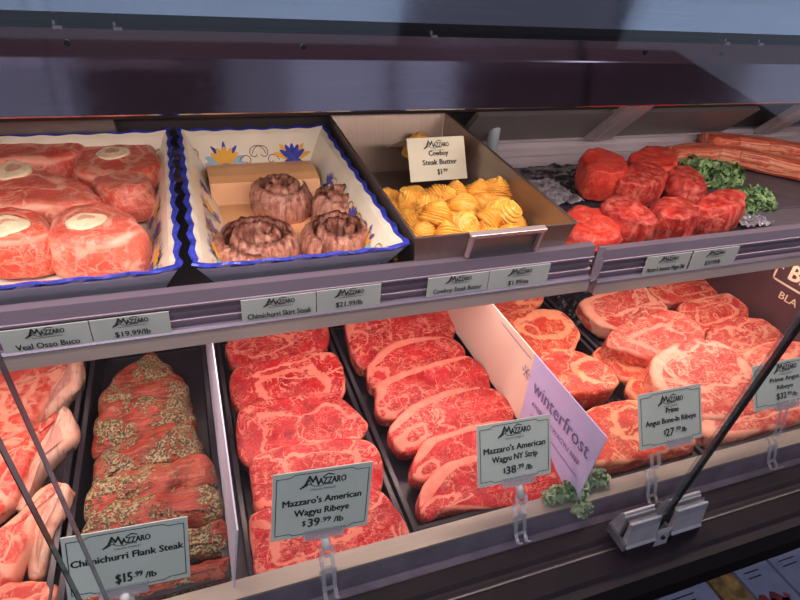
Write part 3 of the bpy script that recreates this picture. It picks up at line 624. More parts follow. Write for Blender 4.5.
for a in range(6):
    c_, s2_ = math.cos(a * PI / 3), math.sin(a * PI / 3); put_line(b, M, [(-.078, .008), (-.078 + .010 * c_, .008 + .010 * s2_)], .0010)
    put_line(b, M, [(-.078 + .006 * c_, .008 + .006 * s2_), (-.078 + .009 * math.cos(a * PI / 3 + .4), .008 + .009 * math.sin(a * PI / 3 + .4))], .0008)
b.build('lettering', indigo, t)
t = thing('sign_card', 'narrow pale blue sign card seen edge-on between flank steaks and ribeyes', 'sign card', (0, .5, .0))
MB().hexa([(-.0095, .345, -.002), (-.0080, .345, -.002), (-.0080, .73, -.002), (-.0095, .73, -.002), (.0005, .328, .108), (.0020, .328, .108), (.0020, .73, .108), (.0005, .73, .108)]).build('card', blueCardM, t)
M = frame((-.0028, .44, .054), (0, 1, 0), (.0864, 0, 1)); b = MB()
for k in range(5): put_line(b, M, [(-.08 + .004 * k, .03 - .014 * k), (.10 - .008 * k, .03 - .014 * k)], .0012, lift=.0009)
b.build('lettering', indigo, t)
t = thing('brand_card', 'dark brown sign card with a cream bordered emblem at the right edge', 'sign card', (.932, .6, -.006))
MB().box(.930, .9325, .40, .86, -.004, .17).build('card', brownCard, t)
M = frame((.9298, .52, .118), (0, -1, 0), (0, 0, 1)); b = MB()
put_line(b, M, [(-.066, -.008), (-.066, -.026), (.10, -.026), (.10, .034), (-.044, .034), (-.066, .012), (-.066, -.008)], .0035)
put_line(b, M, [(-.040, .040), (.10, .040)], .002); put_line(b, M, [(-.072, .006), (-.066, .0), (-.056, -.003)], .002)
put_text(b, M, 'BR', -.022, -.014, height=.028, width=.042, bold=.03)
put_text(b, M, 'BLA', -.026, -.052, height=.013, width=.034, bold=.01)
b.build('lettering', creamInk, t)
# ------------------------------------------------------------ price cards in clear holders
def price_card(o, r, u, w, h, lines, label, lw, mat=cardM, name='price_card', lg=True, cat='price card', curl=True, group='price cards over the lower deck', bold=.034):
    M = frame(o, r, u); t = thing(name, label, cat, o, group)
    b = MB(); b.hexa([M @ Vector(p) for p in ((-w / 2, -h / 2, -.0012), (w / 2, -h / 2, -.0012), (w / 2, h / 2, -.0012), (-w / 2, h / 2, -.0012), (-w / 2, -h / 2, 0), (w / 2, -h / 2, 0), (w / 2, h / 2, 0), (-w / 2, h / 2, 0))])
    b.build('card', mat, t)
    b = MB(); e = .035 * w; x, y = w / 2 - e, h / 2 - e * .9
    if curl: put_line(b, M, [(-x, -y * .93), (-x * .7, -y * .93), (-x * .62, -y), (x * .62, -y), (x * .7, -y * .93), (x, -y * .93), (x, y * .92), (x * .72, y * .92), (x * .62, y), (-x * .62, y), (-x * .72, y * .92), (-x, y * .92)], .0007, closed=True)
    if lg: logo(b, M, 0, h * lw[0], w * lw[1])
    for (tx, cy, hh, ww, cx) in lines: put_text(b, M, tx, cx * w, cy * h, height=hh * h, width=ww * w, bold=bold)
    b.build('lettering', ink, t)
    return M
def holder(M, w, h, hx, foot, label, peg=True):
    """clear acrylic gripper under the card, bent stem and hook over the front rail"""
    t = thing('card_holder', label, 'card holder', foot, 'clear holders clipped over the front rail')
    g = MB(); gw = .020
    for z0, z1 in ((-.0030, -.0016), (.0008, .0022)):
        g.hexa([M @ Vector(p) for p in ((hx - gw, -h / 2 - .004, z0), (hx + gw, -h / 2 - .004, z0), (hx + gw, -h / 2 - .004, z1), (hx - gw, -h / 2 - .004, z1), (hx - gw, -h / 2 + .006, z0), (hx + gw, -h / 2 + .006, z0), (hx + gw, -h / 2 + .006, z1), (hx - gw, -h / 2 + .006, z1))])
    g.hexa([M @ Vector(p) for p in ((hx - gw, -h / 2 - .0055, -.003), (hx + gw, -h / 2 - .0055, -.003), (hx + gw, -h / 2 - .0055, .0022), (hx - gw, -h / 2 - .0055, .0022), (hx - gw, -h / 2 - .0042, -.003), (hx + gw, -h / 2 - .0042, -.003), (hx + gw, -h / 2 - .0042, .0022), (hx - gw, -h / 2 - .0042, .0022))])
    g.build('gripper', acryl, t, bevel=.0004)
    top = M @ Vector((hx, -h / 2 - .006, -.0005)); fx, fy, fz = foot
    if peg:
        p = MB(); p.tube([top, top.lerp(Vector((fx, fy + .012, fz + .040)), .5), Vector((fx, fy + .010, fz + .034))], [.0032, .0042, .0048], 12); p.build('peg', pegM, t, smooth=True)
        top = Vector((fx, fy + .010, fz + .036))
    # bent strap: two side rails and rungs
    path = [(top.y, top.z), (fy + .004, fz + .030), (fy + .010, fz + .018), (fy + .002, fz + .012), (fy - .002, fz + .002), (fy - .006, fz - .010), (fy - .013, fz - .016), (fy - .017, fz - .010)]
    for x0, x1 in ((fx - .0075, fx - .0035), (fx + .0035, fx + .0075)):
        s = MB(); s.sheet(path, x0, x1, .0016); s.build('strap', acryl, t)
    for k in (1, 3, 5):
        y, z = path[k]; MB().box(fx - .0035, fx + .0035, y - .001, y + .001, z - .002, z + .002).build('rung', acryl, t)
    MB().box(fx - .009, fx + .009, fy + .001, fy + .0028, fz - .004, fz + .010).build('clip_plate', acryl, t, bevel=.0004)
LC = [((-.0915, .3535, .0707), (.996, 0, -.0891), (.086, .2617, .9613), .0993, .065),
      ((.0814, .3535, .0858), (.9936, 0, -.1125), (.1095, .2308, .9668), .096, .0737),
      ((.2954, .3605, .0853), (.9983, 0, -.0579), (.0516, .4555, .8887), .0915, .0681),
      ((.5127, .3615, .0794), (.9994, 0, -.035), (.0305, .4889, .8718), .0971, .0675),
      ((.6916, .3595, .0958), (.9999, 0, -.0107), (.0093, .4981, .8671), .1125, .0582)]
M0 = price_card(*LC[0], [('Chimichurri Flank Steak', .02, .105, .90, 0), ('$15', -.36, .15, .13, -.05), ('.99', -.31, .09, .07, .065), ('/lb', -.36, .10, .09, .17)], 'mint card reading Chimichurri Flank Steak, leftmost of the large cards', (.24, .36))
M1 = price_card(*LC[1], [("Mazzaro's American", -.00, .10, .80, .0), ('Wagyu Ribeye', -.17, .10, .56, 0), ('$', -.33, .08, .03, -.18), ('39', -.36, .13, .115, -.08), ('.99', -.32, .08, .10, .045), ('/lb', -.35, .09, .10, .18)], 'mint card reading American Wagyu Ribeye, second large card from the left', (.26, .44))
M2 = price_card(*LC[2], [("Mazzaro's American", .02, .10, .84, .0), ('Wagyu NY Strip', -.14, .10, .62, 0), ('$', -.33, .08, .03, -.15), ('38', -.36, .13, .13, -.06), ('.99', -.31, .08, .09, .07), ('/lb', -.35, .09, .09, .19)], 'mint card reading American Wagyu NY Strip, in front of the lilac sign card', (.27, .42))
M3 = price_card(*LC[3], [('Prime', .08, .10, .20, .02), ('Angus Bone-In Ribeye', -.10, .10, .80, 0), ('$', -.30, .08, .03, -.11), ('27', -.34, .14, .13, -.03), ('.99', -.28, .08, .09, .10), ('/lb', -.32, .09, .08, .20)], 'mint card reading Prime Angus Bone-In Ribeye, left of the black glass edge', (.25, .38))
M4 = price_card(*LC[4], [('Prime Angus', .06, .10, .46, -.02), ('Ribeye', -.12, .10, .25, -.02), ('$32', -.34, .14, .15, -.08), ('.99', -.29, .08, .08, .04), ('/lb', -.33, .09, .08, .13)], 'mint card reading Prime Angus Ribeye, seen through the right-hand pane', (.27, .34))
holder(M0, .0993, .065, -.006, (-.1, .330, -.002), 'clear holder under the flank steak price card, mostly below the picture edge')
holder(M1, .096, .0737, .004, (.082, .330, -.002), 'clear holder with white peg under the ribeye price card')
holder(M2, .0915, .0681, .004, (.302, .330, -.002), 'clear holder with white peg under the strip steak price card')
holder(M3, .0971, .0675, .012, (.487, .330, -.002), 'clear holder without peg under the bone-in ribeye card', False)
holder(M4, .1125, .0582, .000, (.688, .330, -.002), 'clear holder under the price card at the right edge', False)

# ------------------------------------------------------------ price strips in the shelf channel
def pstrip(x0, x1, z0, z1, text, label, tw=.72, logo_x=0, y=.4968):
    t = thing('price_strip', label, 'price strip', ((x0 + x1) / 2, y, z0), 'price strips in the shelf channel')
    MB().box(x0, x1, y, y + .0012, z0, z1).build('strip', stripM, t)
    M = frame(((x0 + x1) / 2, y, (z0 + z1) / 2), (1, 0, 0), (0, 0, 1)); w = x1 - x0; h = z1 - z0; b = MB()
    logo(b, M, logo_x, h * .16, .030, sub=False); put_line(b, M, [(-.011 + logo_x, h * .08), (.013 + logo_x, h * .08)], .0005)
    put_text(b, M, text, 0, -h * .34, height=h * .24, width=w * tw, bold=.022); b.build('lettering', ink, t)
pstrip(-.176, -.1045, .2025, .2290, 'Veal Osso Buco', 'grey price strip reading Veal Osso Buco')
pstrip(-.1035, -.035, .2035, .2290, '$19.99/lb', 'grey price strip reading 19.99, right of the osso buco strip', .45)
pstrip(.032, .1075, .2035, .2312, 'Chimichurri Skirt Steak', 'grey price strip reading Chimichurri Skirt Steak', .86)
pstrip(.1085, .1785, .2050, .2315, '$21.99/lb', 'grey price strip reading 21.99, right of the skirt steak strip', .42)
pstrip(.233, .3085, .2060, .2310, 'Cowboy Steak Butter', 'grey price strip reading Cowboy Steak Butter', .80)
pstrip(.3095, .390, .2045, .2315, '$1.99/ea', 'grey price strip reading 1.99, right of the steak butter strip', .34)
pstrip(.536, .6085, .1965, .2235, "Mazzaro's American Wagyu Filet", 'yellowish price strip under the filet steaks, left of a pair', .86, y=.4964)
pstrip(.612, .692, .1962, .2235, '$39.99/lb', 'yellowish price strip under the filet steaks, right of a pair', .34, y=.4964)

# ------------------------------------------------------------ painted ceramic trays
def flower(b, M, x, y, s, kind):
    cnt = [0]
    def petal(a, l, wd, mi, ox=0, oy=0):
        cnt[0] += 1
        c_, s_ = math.cos(a), math.sin(a); pts = []
        for t in range(14):
            q = 2 * PI * t / 14; px = l * (.5 + .5 * math.cos(q)); py = wd * math.sin(q) * (1 - .3 * math.cos(q))
            pts.append((x + ox + px * c_ - py * s_, y + oy + px * s_ + py * c_))
        put_poly(b, M, pts, mi, .0004 + .00009 * cnt[0])
    if kind == 0:
        for a in (.0, .35, PI - .35, PI): petal(a, s * 1.0, s * .20, 3, 0, -s * .1)
        for a in (.9, PI / 2 + .0, PI - .9): petal(a, s * 1.0, s * .12, 1, 0, 0)
        for a in (.7, 1.15, PI / 2, PI - 1.15, PI - .7): petal(a, s * .85, s * .17, 2, 0, -s * .1)
        for a in (-PI / 2, -.9, PI + .9): petal(a, s * .7, s * .15, 1, 0, -s * .1)
    else:
        for a in (.35, .9, PI - .9, PI - .35): petal(a, s * 1.0, s * .15, 2)
        for a in (.65, PI / 2, PI - .65, 1.15, PI - 1.15): petal(a, s * .8, s * .14, 1)
        for a in (-.4, PI + .4): petal(a, s * .55, s * .13, 1)
    def curl(cx, cy, r, a0, sg):
        pts = [(x + cx + r * (1 - t / 16) * math.cos(a0 + sg * t * .42), y + cy + r * (1 - t / 16) * math.sin(a0 + sg * t * .42)) for t in range(14)]
        put_line(b, M, pts, .0013, 4, .0006)
    for sx in (-1, 1):
        curl(sx * s * 1.5, s * .35, s * .5, PI / 2 - sx * PI / 2, sx); curl(sx * s * 1.35, -s * .5, s * .4, PI / 2 - sx * PI / 2, -sx); curl(sx * s * 2.3, 0, s * .35, PI / 2 - sx * PI / 2, sx)
def ceramic(label, x0, x1, y0, y1, zf, zb, z0, slope):
    nU = 40
    def rimz(y): return zf + (zb - zf) * (y - y0) / (y1 - y0)
    def loop(ins, dz, wave=0.0, floor=None):
        pts = []; X0_, X1_, Y0_, Y1_ = x0 + ins, x1 - ins, y0 + ins, y1 - ins
        for side in range(4):
            for k in range(nU):
                t = k / nU
                x, y = ((X0_ + (X1_ - X0_) * t, Y0_), (X1_, Y0_ + (Y1_ - Y0_) * t), (X1_ - (X1_ - X0_) * t, Y1_), (X0_, Y1_ - (Y1_ - Y0_) * t))[side]
                wv = wave * math.sin(t * 2 * PI * (6 if side % 2 == 0 else 10)); fl = .003 * math.exp(-min(t, 1 - t) * 18) if wave else 0
                d = ((0, -1), (1, 0), (0, 1), (-1, 0))[side]
                z = (rimz(y) + dz + abs(wave) * .5 * math.sin(t * 2 * PI * (6 if side % 2 == 0 else 10) + 1) + fl) if floor is None else floor
                pts.append((x + d[0] * wv, y + d[1] * wv, z))
        return pts
    n = 4 * nU; b = MB()
    L = [loop(slope + .006, 0, 0, z0), loop(.004, -.006, .0002), loop(0, -.001, .0022), loop(.001, .0008, .0022), loop(.006, -.001, .0012), loop(.011, -.006, 0), loop(slope + .012, 0, 0, z0 + .006)]
    vs = sum(L, []); b.add(vs, [tuple(range(n))[::-1]], 5); b.add([], [])
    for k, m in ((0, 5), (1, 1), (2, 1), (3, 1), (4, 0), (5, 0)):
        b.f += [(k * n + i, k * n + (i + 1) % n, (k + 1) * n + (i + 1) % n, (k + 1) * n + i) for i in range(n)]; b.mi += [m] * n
    b.f.append(tuple(range(6 * n, 7 * n))); b.mi.append(0)
    # painted flowers on the inner walls
    zi = z0 + .006; i1 = slope + .012; i0 = .010
    dzw = rimz(y1) - .006 - zi; up = Vector((0, i1 - i0, dzw)); H_ = up.length
    M = frame(((x0 + x1) / 2, y1 - (i1 + i0) / 2, (zi + rimz(y1) - .006) / 2), (1, 0, 0), up); wd = x1 - x0
    for fx, kd in ((-.22, 0), (.24, 1)): flower(b, M, fx * wd, -.004, H_ * .42, kd)
    for sx in (-1, 1):
        ctr = ((x0 + (i1 + i0) / 2) if sx < 0 else (x1 - (i1 + i0) / 2), (y0 + y1) / 2, (zi + (zf + zb) / 2 - .006) / 2)
        Ms = frame(ctr, (0, -sx, 0), (sx * (i1 - i0), 0, dzw))
        for k in range(5): flower(b, Ms, (k - 2) * .060, -.004, H_ * .36, k % 2)
    t = b.build('ceramic_tray', [ceramicW, blueG, yellowG, paleB, ochreG, ceramicO], smooth=False)
    tag(t, label, 'serving tray', 'painted ceramic trays on the upper shelf'); return t
ceramic('square cream ceramic tray with blue wavy rim, holding the osso buco slices', -.262, -.018, .507, .902, .268, .281, .2052, .030)
ceramic('square cream ceramic tray with blue rim and painted flowers, holding rolled skirt steaks', -.009, .212, .507, .902, .268, .281, .2052, .032)

# osso buco
ossom = meat('osso_buco_meat', lean=(.68, .09, .05), lean2=(.56, .05, .035), fat=(.80, .38, .28), seams=((.0, .2, .5, .5, .12), (-.4, -.3, .5, .5, .12)), rim=.965, vein=.8, scale=.5, wid=1.1, side=.36, mottle=.2, rough=.3, sss=.12)
ossob = meat('osso_buco_meat_b', lean=(.70, .14, .09), lean2=(.62, .085, .06), fat=(.82, .44, .34), seams=((.2, .1, .7, .5, .12),), rim=.965, vein=.8, scale=.45, wid=1.2, side=.42, mottle=.2, rough=.3, sss=.12)
def osso(key, m, label, th, bone=None, fl=1.06):
    o = steak(key, th, m, label, name='osso_buco', cat='meat', group='osso buco slices in the left ceramic tray', round_=.009, lump=.003, sideamp=.003, bulge=.005, flare=fl)
    if bone:
        bx, by, bz, rx, ry, a = bone; vs = []
        pts = [(1000 * rx * math.cos(q) * (1 + .12 * math.sin(2 * q + a)), 1000 * ry * math.sin(q) * (1 + .1 * math.cos(3 * q))) for q in [2 * PI * k / 14 for k in range(14)]]
        bo = slab('bone', (bx, by, bz + .0036, IT[key][3], 0, pts), .012, boneM, parent=o, round_=.003, crown=.001, amp=.0008, sideamp=.0008, n=40)
        slab('marrow', (bx, by, bz + .0052, IT[key][3], 0, [(p[0] * .42, p[1] * .42) for p in pts]), .004, marrowM, parent=bo, round_=.001, crown=0, amp=.0003, sideamp=.0005, n=24)
osso('oA', ossom, 'osso buco slice at the back left with yellowish fat', .055)
osso('oB', ossom, 'osso buco slice at the back right with a white marrow bone', .052, (-0.0955, 0.8546, .2648, .021, .020, 0))
osso('oC', ossob, 'boneless round osso buco lump at the right, in front of the back slice', .046, None, 1.12)
osso('oD', ossob, 'long osso buco slice in the middle left with a large pale bone', .052, (-0.2023, 0.7898, .2665, .018, .024, 1))
osso('oE', ossom, 'osso buco slice in the front left corner', .052, (-0.1813, 0.6339, .2672, .019, .018, 2))
osso('oF', ossob, 'large osso buco slice in front with a round bone and white fat on its right', .054, (-0.1083, 0.6284, .2686, .019, .016, .5), 1.16)

# rolled skirt steaks
skirtm = meat('skirt_steak_meat', lean=(.46, .18, .13), lean2=(.28, .09, .065), fat=(.70, .48, .36), vein=.4, rim=2.5, grain=.85, graindir=(3.0, 3.0, .3), herbs=0, rough=.32, bumpy=.9)
def roll(x, y, z, r, h, turns, label, seed, tilt=(0, 0), sq=1.0):
    n = int(turns * 44); m = 10; vs = []; b = MB(); th = .0105
    prof = []
    for i in range(n + 1):
        t = i / n; a = t * turns * 2 * PI + seed; rr = r * (.30 + .70 * t) - th / 2; hh = h * (1.06 - .16 * t) + nz((math.cos(a), math.sin(a), t * 3), 1.8, seed) * .004 + .0008 * math.sin(a * 7 + seed)
        taper = min(1, (1 - t) * 14, t * 20 + .3)
        for k in range(2 * m):
            side = 1 if k < m else -1; kk = k if k < m else 2 * m - 1 - k; w = kk / (m - 1)
            off = side * th / 2 * taper * math.sin(PI * min(.5, (1 - w) * 2.5 if w > .8 else .5)) if w > .8 else side * th / 2 * taper
            bul = .006 * math.sin(PI * w) * t + (-.005 * w * w * t)
            wr = nz((a * 2.2, w * 1.5, t * 4), 2.4, seed + 3) * .0035 + .0012 * math.sin(a * 23 + 3 * nz((a, w, 0), 2, seed))
            q = rr + off + bul + wr
            vs.append((q * math.cos(a) * sq, q * math.sin(a), hh * w + nz((a * 5, w, 1), 2, seed) * .0015 * w))
    mm = 2 * m
    fs = [(i * mm + k, i * mm + (k + 1) % mm, (i + 1) * mm + (k + 1) % mm, (i + 1) * mm + k) for i in range(n) for k in range(mm)]
    fs += [tuple(range(mm)), tuple(range(n * mm, (n + 1) * mm))[::-1]]
    b.add(vs, fs); b.uv = [(0.1, 0.1)] * len(vs)
    M = Matrix.Translation((x, y, z)) @ Matrix.Rotation(tilt[0], 4, 'X') @ Matrix.Rotation(tilt[1], 4, 'Y')
    o = b.build('rolled_skirt_steak', skirtm, smooth=True, mat=M); tag(o, label, 'meat', 'rolled skirt steaks in the flowered tray')
roll(.110, .735, .2140, .044, .048, 1.9, 'rolled skirt steak at the back, standing in front of the peach paper', 1.0, (.10, 0))
roll(.180, .700, .2130, .042, .044, 1.8, 'rolled skirt steak at the back right of the flowered tray', 2.3, (.08, .05))
roll(.066, .606, .2125, .052, .044, 2.1, 'largest rolled skirt steak in the front left of the flowered tray', 4.1, (.12, 0), 1.06)
roll(.160, .602, .2125, .045, .047, 1.8, 'loosely rolled reddish skirt steak in the front right of the flowered tray', 5.2, (.14, -.05))
b = MB(); n = 26; y0, y1, xa, xb = .66, .855, .024, .176
pth = [(.655, .2122), (.700, .2125), (.74, .2135), (.765, .216), (.775, .230), (.782, .2410), (.80, .2445), (.83, .2450), (.850, .243), (.856, .235), (.858, .215)]
b.sheet(pth[:], xa, xb, .0012)
o = b.build('peach_paper', peachM, bevel=.0006); tag(o, 'smooth peach butcher paper folded up behind the rolled skirt steaks', 'paper')

# ------------------------------------------------------------ steel pan of piped butter
t = thing('steel_pan', 'deep rectangular stainless pan of piped butter with a handle in front', 'pan', (.32, .7, .2055))
def L4(x0, x1, y0, y1, zf, zb): return [(x0, y0, zf), (x1, y0, zf), (x1 + .002, y1, zb), (x0 + .002, y1, zb)]
a = [L4(.226, .408, .520, .880, .2057, .2060), L4(.2155, .4175, .503, .902, .2785, .2985), L4(.2135, .4195, .501, .904, .280, .300), L4(.2175, .4155, .505, .900, .280, .300), L4(.2285, .4055, .522, .878, .2085, .2088)]
vs = sum(a, []); fs = [(3, 2, 1, 0), (16, 17, 18, 19)]
for k in range(4): fs += [(4 * k + i, 4 * k + (i + 1) % 4, 4 * k + 4 + (i + 1) % 4, 4 * k + 4 + i) for i in range(4)]
MB().add(vs, fs).build('pan_body', brushed('pan_steel', (.30, .235, .20), .36, .8, (40, 1, 1), .2), t, bevel=.0012)
h = MB(); h.hexa([(.278, .496, .2745), (.372, .496, .2745), (.372, .503, .2765), (.278, .503, .2765), (.277, .4945, .2795), (.373, .4945, .2795), (.373, .503, .2812), (.277, .503, .2812)])
h.hexa([(.279, .5030, .2480), (.283, .5030, .2480), (.283, .509, .248), (.279, .509, .248), (.279, .4965, .2745), (.283, .4965, .2745), (.283, .503, .2750), (.279, .503, .2750)])
h.hexa([(.367, .5030, .2480), (.371, .5030, .2480), (.371, .509, .248), (.367, .509, .248), (.367, .4965, .2745), (.371, .4965, .2745), (.371, .503, .2750), (.367, .503, .2750)])
h.build('handle', steelL, t, bevel=.0006)
def rosette(seed):
    b = MB(); nt_, na = 66, 40; vs = []; rib = 15
    for j in range(nt_):
        t_ = j / (nt_ - 1); z = .030 * t_ ** .85; env = .0205 * (1 - t_ ** 1.7) ** .62 + .0006
        for i in range(na):
            q = 2 * PI * i / na; sw = q * 1 + t_ * 5.2 + seed
            rr = env * (1 + .095 * math.sin(2 * PI * t_ * 9 + q + .5 * math.sin(3 * q + seed)) + .05 * math.sin(t_ * 2 * PI * 2.2 + 2 * q))
            lean = .006 * t_ * t_
            vs.append((rr * math.cos(q) + lean * math.cos(seed), rr * math.sin(q) * 1.08 + lean * math.sin(seed), z + .0012 * math.sin(3 * q + seed) + .0015 * math.sin(sw)))
    fs = [(j * na + i, j * na + (i + 1) % na, (j + 1) * na + (i + 1) % na, (j + 1) * na + i) for j in range(nt_ - 1) for i in range(na)]
    fs += [tuple(range(na))[::-1], tuple(range((nt_ - 1) * na, nt_ * na))]
    b.add(vs, fs); return b
PX = [rosette(k * 1.7) for k in range(3)]; protos = []
R_POS = []
rr_ = random.Random(11)
for j in range(7):
    for i in range(6):
        R_POS.append((.246 + .0285 * i + rr_.uniform(-.005, .005) + (.006 if j % 2 else -.004), .540 + .026 * j + rr_.uniform(-.005, .005), .2095 + rr_.uniform(0, .004), rr_.uniform(-.3, .9), rr_.uniform(-.7, .7), rr_.uniform(0, 6), rr_.uniform(.78, .98)))
for j in range(6):
    for i in range(5):
        R_POS.append((.254 + .030 * i + rr_.uniform(-.007, .007) + (.008 if j % 2 else -.004), .556 + .027 * j + rr_.uniform(-.006, .006), .2275 + rr_.uniform(0, .005), rr_.uniform(-.3, 1.0), rr_.uniform(-.8, .8), rr_.uniform(0, 6), rr_.uniform(.78, 1.0)))
for x, y in ((.278, .590), (.310, .578), (.343, .582), (.372, .598), (.290, .622), (.325, .618), (.358, .630), (.275, .655), (.308, .660), (.340, .668), (.372, .662)):
    R_POS.append((x, y, .2445 + rr_.uniform(0, .004), rr_.uniform(.1, 1.1), rr_.uniform(-.8, .8), rr_.uniform(0, 6), rr_.uniform(.8, 1.05)))
R_POS += [(.398, .660, .240, -.1, .2, 1, 1.15), (.362, .862, .240, 0, 0, 2, 1.2)]
RP = R_POS
for i, (x, y, z, rx, ry, rz, s) in enumerate(RP):
    if i < 3: o = PX[i].build('butter_rosette', butterM, smooth=True, mat=Matrix.Identity(4)); protos.append(o)
    else: o = protos[i % 3].copy(); C.objects.link(o)
    o.matrix_basis = Matrix.Translation((x, y, z)) @ Matrix.Rotation(rz, 4, 'Z') @ Matrix.Rotation(rx, 4, 'X') @ Matrix.Rotation(ry, 4, 'Y') @ Matrix.Diagonal((s, s, s, 1))
    tag(o, 'ridged golden butter rosette heaped in the front of the steel pan' if i < len(RP) - 2 else ('lone butter rosette peeking out behind the butter card' if i == len(RP) - 1 else 'upright butter rosette leaning on the right wall of the steel pan'), 'butter', 'piped butter rosettes in the steel pan')
MB_ = price_card((.3545, .772, .2655), (.9999, 0, .0119), (-.0105, .471, .8821), .0927, .0637, [('Cowboy', .08, .12, .34, .02), ('Steak Butter', -.13, .125, .60, .03), ('$1', -.36, .13, .07, .02), ('.99', -.31, .08, .09, .11)], 'cream tented card reading Cowboy Steak Butter, in the steel pan', (.26, .42), creamM, 'tent_card', cat='price card', curl=False, group='price card in the butter pan')
tc_ = [o for o in bpy.data.objects if o.name.startswith('tent_card')][0]
b = MB(); b.hexa([(.3085, .789, .2925), (.3995, .789, .2935), (.3995, .7905, .2935), (.3085, .7905, .2925), (.298, .845, .262), (.388, .845, .262), (.388, .8465, .262), (.298, .8465, .262)][:4] + [(.298, .845, .2615), (.388, .845, .2625), (.388, .8465, .2625), (.298, .8465, .2615)])
b.build('back_flap', creamM, tc_)

# ------------------------------------------------------------ right of the upper shelf
crumple('black_liner', .475, .815, .515, .882, .1985, .009, gelM and linerM, 'crumpled glossy black liner under the filet steaks', 'liner', seed=9, n=46)
filetm = meat('filet_meat', lean=(.60, .035, .020), lean2=(.50, .022, .016), fat=(.78, .30, .20), vein=.35, rim=2.2, grain=.0, rough=.42, bumpy=1.0, mottle=.5, scale=.7)
fileg = meat('filet_meat_grained', lean=(.50, .025, .018), lean2=(.34, .014, .012), fat=(.74, .30, .22), vein=.4, rim=2.2, grain=.7, graindir=(1.6, 1.6, .35), rough=.40, bumpy=1.2, mottle=.35, scale=.7)
for k, th, m, l in (('f1', .036, filetm, 'low lumpy filet steak in front left, hanging over the tray edge'), ('f2', .047, fileg, 'filet steak with slanted pale grain, second in the front row'), ('f3', .050, fileg, 'round upright filet steak, third in the front row'),
                    ('f4', .050, fileg, 'filet steak with a folded flat top at the right end of the front row'), ('f5', .052, filetm, 'large filet steak at the back left'), ('f6', .046, filetm, 'filet steak farthest back, behind the middle ones'),
                    ('f7', .048, fileg, 'round filet steak in the middle behind the front row'), ('f8', .043, fileg, 'rounded striped filet steak next to the kale')):
    steak(k, th, m, l, name='filet_steak', cat='steak', group='filet steaks on the upper shelf', round_=.005 if k not in ('f1', 'f8') else .014, lump=.0035, amp=.0016, sideamp=.004, bulge=.003, crown=.001)
tb = thing('slate_board', 'dark slate board lying under kale and beef strips', 'board', (1.0, .7, .197))
MB().box(.83, 1.22, .63, .875, .1975, .2025).build('board', slateM, tb, bevel=.001)
MB().box(.80, 1.30, .56, .72, .1972, .1990).hexa([(.86, .60, .199), (.93, .585, .199), (.93, .60, .199), (.86, .615, .199), (.86, .60, .2), (.93, .585, .2), (.93, .60, .2), (.86, .615, .2)]).build('base_sheet', plain('purple_grey_sheet', (.12, .10, .12), .4), tb)
def kale(name, centers, label, n, seed, mats, leaf=.016):
    r = random.Random(seed); b = MB()
    for i in range(n):
        cx, cy, cz, rx, ry, rz = centers[r.randrange(len(centers))]
        u = r.uniform(-1, 1); a = r.uniform(0, 2 * PI); el = math.acos(r.uniform(0.0, 1)); d = Vector((math.sin(el) * math.cos(a), math.sin(el) * math.sin(a), math.cos(el)))
        k = r.uniform(.55, 1.0); p = Vector((cx + d.x * rx * k, cy + d.y * ry * k, cz + d.z * rz * k))
        nrm = (d + Vector((r.uniform(-.6, .6), r.uniform(-.6, .6), r.uniform(-.3, .6)))).normalized(); ux = nrm.orthogonal().normalized(); ux.rotate(Matrix.Rotation(r.uniform(0, 6.28), 3, nrm)); uy = nrm.cross(ux)
        L = leaf * r.uniform(.6, 1.15); nu, nv = 9, 3; vs = []
        ph = r.uniform(0, 6)
        for jj in range(nv + 1):
            for ii in range(nu + 1):
                th_ = (ii / nu - .5) * 2.6; rr = L * (.15 + .85 * jj / nv); ruff = (jj / nv) ** 2 * L * .34 * math.sin(ii * 2.1 + ph)
                ruff += (jj / nv) ** 2 * L * .12 * math.sin(ii * 4.7 + ph * 2)
                vs.append(p + ux * (rr * math.sin(th_)) + uy * (rr * math.cos(th_) - L * .4) + nrm * (ruff - L * .25 * (jj / nv) ** 2))
        m_ = nu + 1
        b.add(vs, [(j * m_ + q, j * m_ + q + 1, (j + 1) * m_ + q + 1, (j + 1) * m_ + q) for j in range(nv) for q in range(nu)], r.choice((0, 0, 1)))
    o = b.build(name, mats, smooth=False); return tag(o, label, 'kale', 'curly kale garnishes')
kale('curly_kale', [(.862, .755, .207, .056, .040, .048), (.910, .745, .205, .048, .034, .040)], 'bright curly kale bunch behind the filet steaks, under the beef strip', 420, 3, [kaleM, kaleD], .014)
kale('curly_kale', [(.852, .648, .203, .042, .030, .034), (.902, .655, .203, .036, .030, .027)], 'smaller curly kale bunch in front, right of the filet steak row', 320, 4, [kaleM, kaleD], .012)
kk = kale('curly_kale', [(.362, .347, .004, .020, .010, .012), (.385, .345, .006, .020, .012, .014), (.415, .352, .008, .026, .010, .015), (.385, .328, -.006, .014, .008, .012)], 'curly kale sprig lying on the front rail below the sign card corner', 300, 5, [plain('pale_kale', (.30, .38, .24), .5, 0, .4, 60), kaleD], .009)
